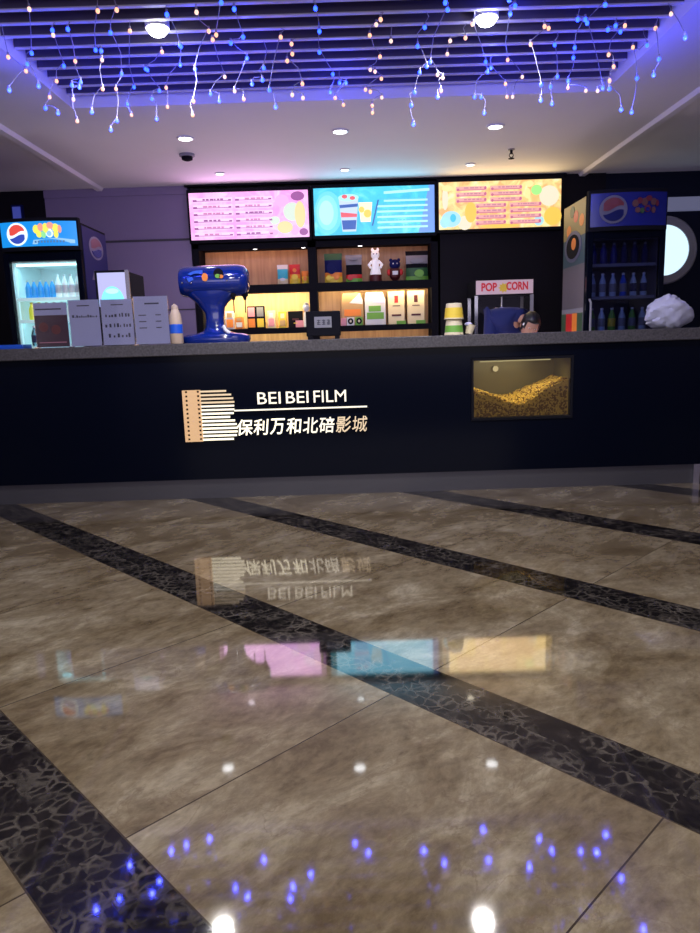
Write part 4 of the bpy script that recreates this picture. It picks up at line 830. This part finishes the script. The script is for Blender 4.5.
# lower right shelf
def gable(x0, x1, label, m0, m1, m2, rects):
    w = (x1-x0)/2; h = .34; t = thing('popcorn_bag', label, 'snack bag', ((x0+x1)/2, 7.64, LZ), group='gable-topped bags on the lower right shelf')
    mb = MB(); mb.prism([(-w, 0), (w, 0), (w, .26), (w*.72, h), (-w*.86, h), (-w, .28)], 0, .10, 0); mb.build('bag_body', m0, t, bevel=.003)
    mb = MB(); mb.prism([(-w*.3, .235), (w*.95, .22), (w*.95, .262), (w*.66, h-.008)], -.002, 0, 1); mb.build('top_flap', [m0, m1], t, smooth=False)
    mb = MB()
    for a, b_, c, d_, m in rects: mb.box(a, b_, -.003, 0, c, d_, m)
    mb.build('printed_front', [m0, m1, m2, 'blackm', 'white'], t, smooth=False)
gable(-.035, .195, 'kraft snack bag with white flap, leftmost on lower right shelf', 'kraft', 'white', 'orange', [(-.09, .09, .10, .17, 2)])
gable(.212, .432, 'green and white snack bag in the middle of lower right shelf', 'white', 'paper', 'green', [(-.09, .09, .06, .13, 2), (-.07, .06, .14, .20, 2)])
for i, (a, b_, m) in enumerate(((.462, .635, 'red'), (.668, .848, 'maroon'))):
    carton(a, b_, LZ, .345, 7.66, ('upright cream paper bag with red crest, second from right on lower right shelf', 'upright cream paper bag with dark crest, rightmost on lower right shelf')[i], 'snack bag', ['cream', m, 'green', 'maroon'], [(-.02, .02, .225, .30, 1), (0, .10, .036, 0, 2), (-.05, .05, .085, .105, 3), (-.04, .04, .19, .198, 3)], d=.07, name='paper_bag', group='cream paper bags on the lower right shelf')
for i, x in enumerate((.055, .145)):
    t = thing('snack_tin', 'small tin with round black emblem before the kraft bag, %s of two' % ('left', 'right')[i], 'tin', (x, 7.585, LZ), group='small tins on the lower right shelf')
    MB().box(-.04, .04, -.0, .035, 0, .085).build('tin_body', ('white', 'green')[i], t, bevel=.004)
    mb = MB(); mb.prism(ellipse(0, .045, .030, .032, 18), -.003, 0, 0); mb.prism(ellipse(0, .045, .012, .014, 12), -.005, -.003, 1); mb.build('round_emblem', ['blackm', 'cream'], t, smooth=False)
t = thing('snack_tin', 'tiny pink box before the kraft bag, beside the two tins', 'box', (-.02, 7.60, LZ)); MB().box(-.028, .028, 0, .03, 0, .08).build('box_body', 'pink', t, bevel=.002)

# ------------------------------------------------------------------ popcorn machine on the back worktop
t = thing('popcorn_machine', 'dark glass popcorn machine with red lettered white header on back worktop', 'popcorn machine', (1.545, 6.96, .90))
mb = MB(); mb.box(-.28, .28, 0, .42, 0, .12); mb.build('base_cabinet', 'steel', t, bevel=.004)
for sx in (-1, 1):
    for y_ in (.008, .40): MB().box(sx*.27-.016, sx*.27+.016, y_-.008, y_+.012, .12, .62).build('corner_post', 'steel' if sx < 0 else 'grey', t, smooth=False)
mb = MB(); mb.box(-.25, .25, .004, .008, .12, .62); mb.build('front_glass', 'glass', t, smooth=False)
MB().box(-.254, .254, .40, .408, .12, .62).build('rear_panel', 'blackm', t, smooth=False)
hd = MB().box(-.285, .285, -.012, .42, .618, .765).build('header_box', 'blackm', t, bevel=.004)
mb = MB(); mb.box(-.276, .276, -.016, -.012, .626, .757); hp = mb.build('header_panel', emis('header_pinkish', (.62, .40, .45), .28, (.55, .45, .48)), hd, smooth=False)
mb = MB(); mb.prism([(-.01+.055*(1 if i % 2 else .6)*math.cos(2*PI*i/18), .685+.05*(1 if i % 2 else .65)*math.sin(2*PI*i/18)) for i in range(18)], -.020, -.016); mb.build('yellow_splash', 'yellow', hd, smooth=False)
rl = emis('red_letters', (.5, .01, .03), .3, (.5, .01, .02))
text_mesh('header_lettering', 'POP', rl, hd, -.225, -.075, .655, .735, -.016, .006, bold=.03)
text_mesh('header_lettering', 'CORN', rl, hd, .015, .225, .660, .738, -.016, .006, bold=.03)
mb = MB(); mb.lathe([(.001, .40), (.05, .40), (.085, .42), (.09, .50), (.086, .51), (.001, .51)], (.02, .2, 0), 24); mb.cyl((.02, .2, .51), (.02, .2, .62), .012)
mb.build('kettle', 'steel', t)
MB().box(-.25, .25, .02, .39, .12, .14).build('popping_floor', 'steel', t, smooth=False)

# ------------------------------------------------------------------ person bending behind the counter
def skin_mesh(name, verts, edges, mats_, parent, root=0, sub=2, loc=None):
    me = bpy.data.meshes.new(name); me.from_pydata([v[0] for v in verts], edges, []); o = bpy.data.objects.new(name, me); C.objects.link(o)
    sk = o.modifiers.new('skin', 'SKIN'); sk.use_smooth_shade = True
    for i, v in enumerate(verts):
        r = v[1]; r = (r, r) if isinstance(r, float) else r
        me.skin_vertices[0].data[i].radius = r; me.skin_vertices[0].data[i].use_root = (i == root)
    s2 = o.modifiers.new('sub', 'SUBSURF'); s2.levels = sub; s2.render_levels = sub
    bpy.context.view_layer.update()
    m2 = bpy.data.meshes.new_from_object(o.evaluated_get(bpy.context.evaluated_depsgraph_get())); bpy.data.objects.remove(o)
    m2.name = name; m2.materials.clear()
    for m in mats_: m2.materials.append(M[m])
    o = bpy.data.objects.new(name, m2); C.objects.link(o); o.parent = parent
    if loc: o.location = loc
    for p in m2.polygons: p.use_smooth = True
    return o
pt = thing('person', 'person in royal blue top bending forward behind the counter, dark head bowed', 'person', (1.32, 6.42, 0))
J = {}; V = []; E_ = []
def jt(n, p, r, par=None):
    J[n] = len(V); V.append((p, r))
    if par: E_.append((J[par], J[n]))
jt('pelvis', (0, 0, .86), (.13, .10)); jt('waist', (.03, -.04, 1.02), (.11, .09), 'pelvis'); jt('chest', (.085, -.10, 1.20), (.12, .09), 'waist'); jt('upper', (.14, -.15, 1.305), (.08, .065), 'chest')
jt('neck', (.19, -.195, 1.30), .045, 'upper'); jt('headlow', (.24, -.225, 1.235), .048, 'neck')
for s, sx in (('l', -1), ('r', 1)):
    jt('hip'+s, (sx*.09, 0, .80), .085, 'pelvis'); jt('knee'+s, (sx*.10, -.03, .46), .058, 'hip'+s); jt('ankle'+s, (sx*.10, .02, .09), .040, 'knee'+s); jt('toe'+s, (sx*.115, -.14, .035), .034, 'ankle'+s)
shl, shr = (-.03, -.10, 1.31), (.27, -.12, 1.25)
jt('shl', shl, .050, 'upper'); jt('ell', (-.06, -.22, 1.06), .046, 'shl'); jt('wrl', (.08, -.36, .93), .030, 'ell')
jt('shr', shr, .050, 'upper'); jt('elr', (.33, -.26, 1.02), .046, 'shr'); jt('wrr', (.20, -.38, .92), .030, 'elr')
body = skin_mesh('body', V, E_, ['skin'], pt)
# head and hands joined into the body surface's own object
mb = MB(); HC = Vector((.275, -.245, 1.205)); Rm = Matrix.Rotation(.45, 4, 'X') @ Matrix.Rotation(.25, 4, 'Y')
hm = MB()
def headshape(d):
    x, y_, z = d; k = 1.0
    if z < -.2: k -= .12*(-z-.2)
    if y_ < -.6: k -= .04
    return k
hm.ball((0, 0, 0), .075, .092, .108, 26, 18, 0, headshape)
hm.ball((0, -.093, -.012), .012, .016, .022, 10, 8)                     # nose
for sx in (-1, 1): hm.ball((sx*.074, .005, -.005), .010, .018, .028, 10, 8)  # ears
hm.ball((0, -.083, -.052), .022, .010, .007, 12, 6, 1)                  # mouth
for sx in (-1, 1): hm.ball((sx*.028, -.081, .012), .009, .006, .0045, 10, 6, 2); hm.ball((sx*.028, -.084, .012), .0045, .004, .0045, 8, 6, 3)
Tm = Matrix.Translation(HC) @ Rm
hv = [tuple(Tm @ Vector(p)) for p in hm.v]
def hand(wr, dirv, side):
    out = MB(); d = Vector(dirv).normalized(); up = Vector((0, 0, 1)); s = d.cross(up).normalized(); wv = Vector(wr)
    out.cyl(wv, wv+d*.085, .026, .032, n=10)
    for i, (o_, ln) in enumerate(((-.027, .062), (-.009, .072), (.009, .068), (.026, .052))):
        b0 = wv+d*.078+s*o_; out.tube([b0, b0+d*ln*.5-up*.004, b0+d*ln*.8-up*.018, b0+d*ln-up*.034], .0088, 8)
    b0 = wv+d*.03-s*side*.024; out.tube([b0, b0-s*side*.025+d*.02, b0-s*side*.03+d*.05-up*.012], .0105, 8)
    return out
import bmesh
bmh = bmesh.new(); bmh.from_mesh(body.data)
def join(vs, fs, ms):
    nv = [bmh.verts.new(v) for v in vs]
    for f, m in zip(fs, ms):
        q = bmh.faces.new([nv[i] for i in f]); q.material_index = m; q.smooth = True
join(hv, hm.f, hm.m)
for wr, dv, sd in (((.08, -.36, .93), (.3, -.9, -.15), 1), ((.20, -.38, .92), (-.2, -.9, -.12), -1)):
    h_ = hand(wr, dv, sd); join(h_.v, h_.f, h_.m)
bmh.to_mesh(body.data); bmh.free()
for m in ('maroon', 'white', 'blackm'): body.data.materials.append(M[m])
# hair
mb = MB(); mb.ball((0, .012, .012), .084, .098, .115, 24, 16, 0, lambda d: 1.0+.02*math.sin(14*d[0])+.015*math.sin(17*d[1]))
keep = [p for p in mb.v]
fs = [f for f in mb.f if sum(mb.v[i][1] for i in f)/len(f) > -.055+max(0, -(sum(mb.v[i][2] for i in f)/len(f)))*1.2 or sum(mb.v[i][2] for i in f)/len(f) > .055]
mb.f = fs; mb.m = [0]*len(fs); hr = mb.build('hair', 'hair', pt, tf=Tm); so = hr.modifiers.new('t', 'SOLIDIFY'); so.thickness = .008; so.offset = -1
mb = MB(); mb.ball((-.070, -.035, .02), .011, .008, .014, 10, 8); mb.build('hair_clip', 'white', pt, tf=Tm)
# clothes
VT = []; ET = []; K = {}
def jj(n, p, r, par=None):
    K[n] = len(VT); VT.append((p, r))
    if par: ET.append((K[par], K[n]))
jj('hem', (0, .0, .80), (.175, .145)); jj('w', (.03, -.035, 1.00), (.160, .135), 'hem'); jj('c', (.085, -.09, 1.20), (.185, .145), 'w'); jj('u', (.14, -.14, 1.315), (.135, .105), 'c'); jj('nk', (.185, -.18, 1.31), .072, 'u'); jj('col', (.222, -.208, 1.268), .066, 'nk')
jj('sl', (-.03, -.09, 1.315), .080, 'u'); jj('el', (-.06, -.21, 1.06), .062, 'sl'); jj('fl', (.05, -.33, .955), .046, 'el')
jj('sr', (.27, -.11, 1.255), .080, 'u'); jj('er', (.33, -.25, 1.02), .062, 'sr'); jj('fr', (.225, -.355, .94), .046, 'er')
skin_mesh('blue_top', VT, ET, ['coat'], pt)
VT = []; ET = []; K = {}
jj('p', (0, .0, .84), (.165, .135))
for s, sx in (('l', -1), ('r', 1)): jj('h'+s, (sx*.09, 0, .78), .105, 'p'); jj('k'+s, (sx*.10, -.03, .46), .078, 'h'+s); jj('a'+s, (sx*.10, .02, .13), .062, 'k'+s)
skin_mesh('trousers', VT, ET, ['trousers'], pt)
for sx in (-1, 1):
    MB().ball((sx*.112, -.06, .045), .052, .135, .045, 16, 10).build('shoe', 'blackm', pt)

# the soffit fill added behind the counter also lights the person and machine
print('objects', len(C.objects))
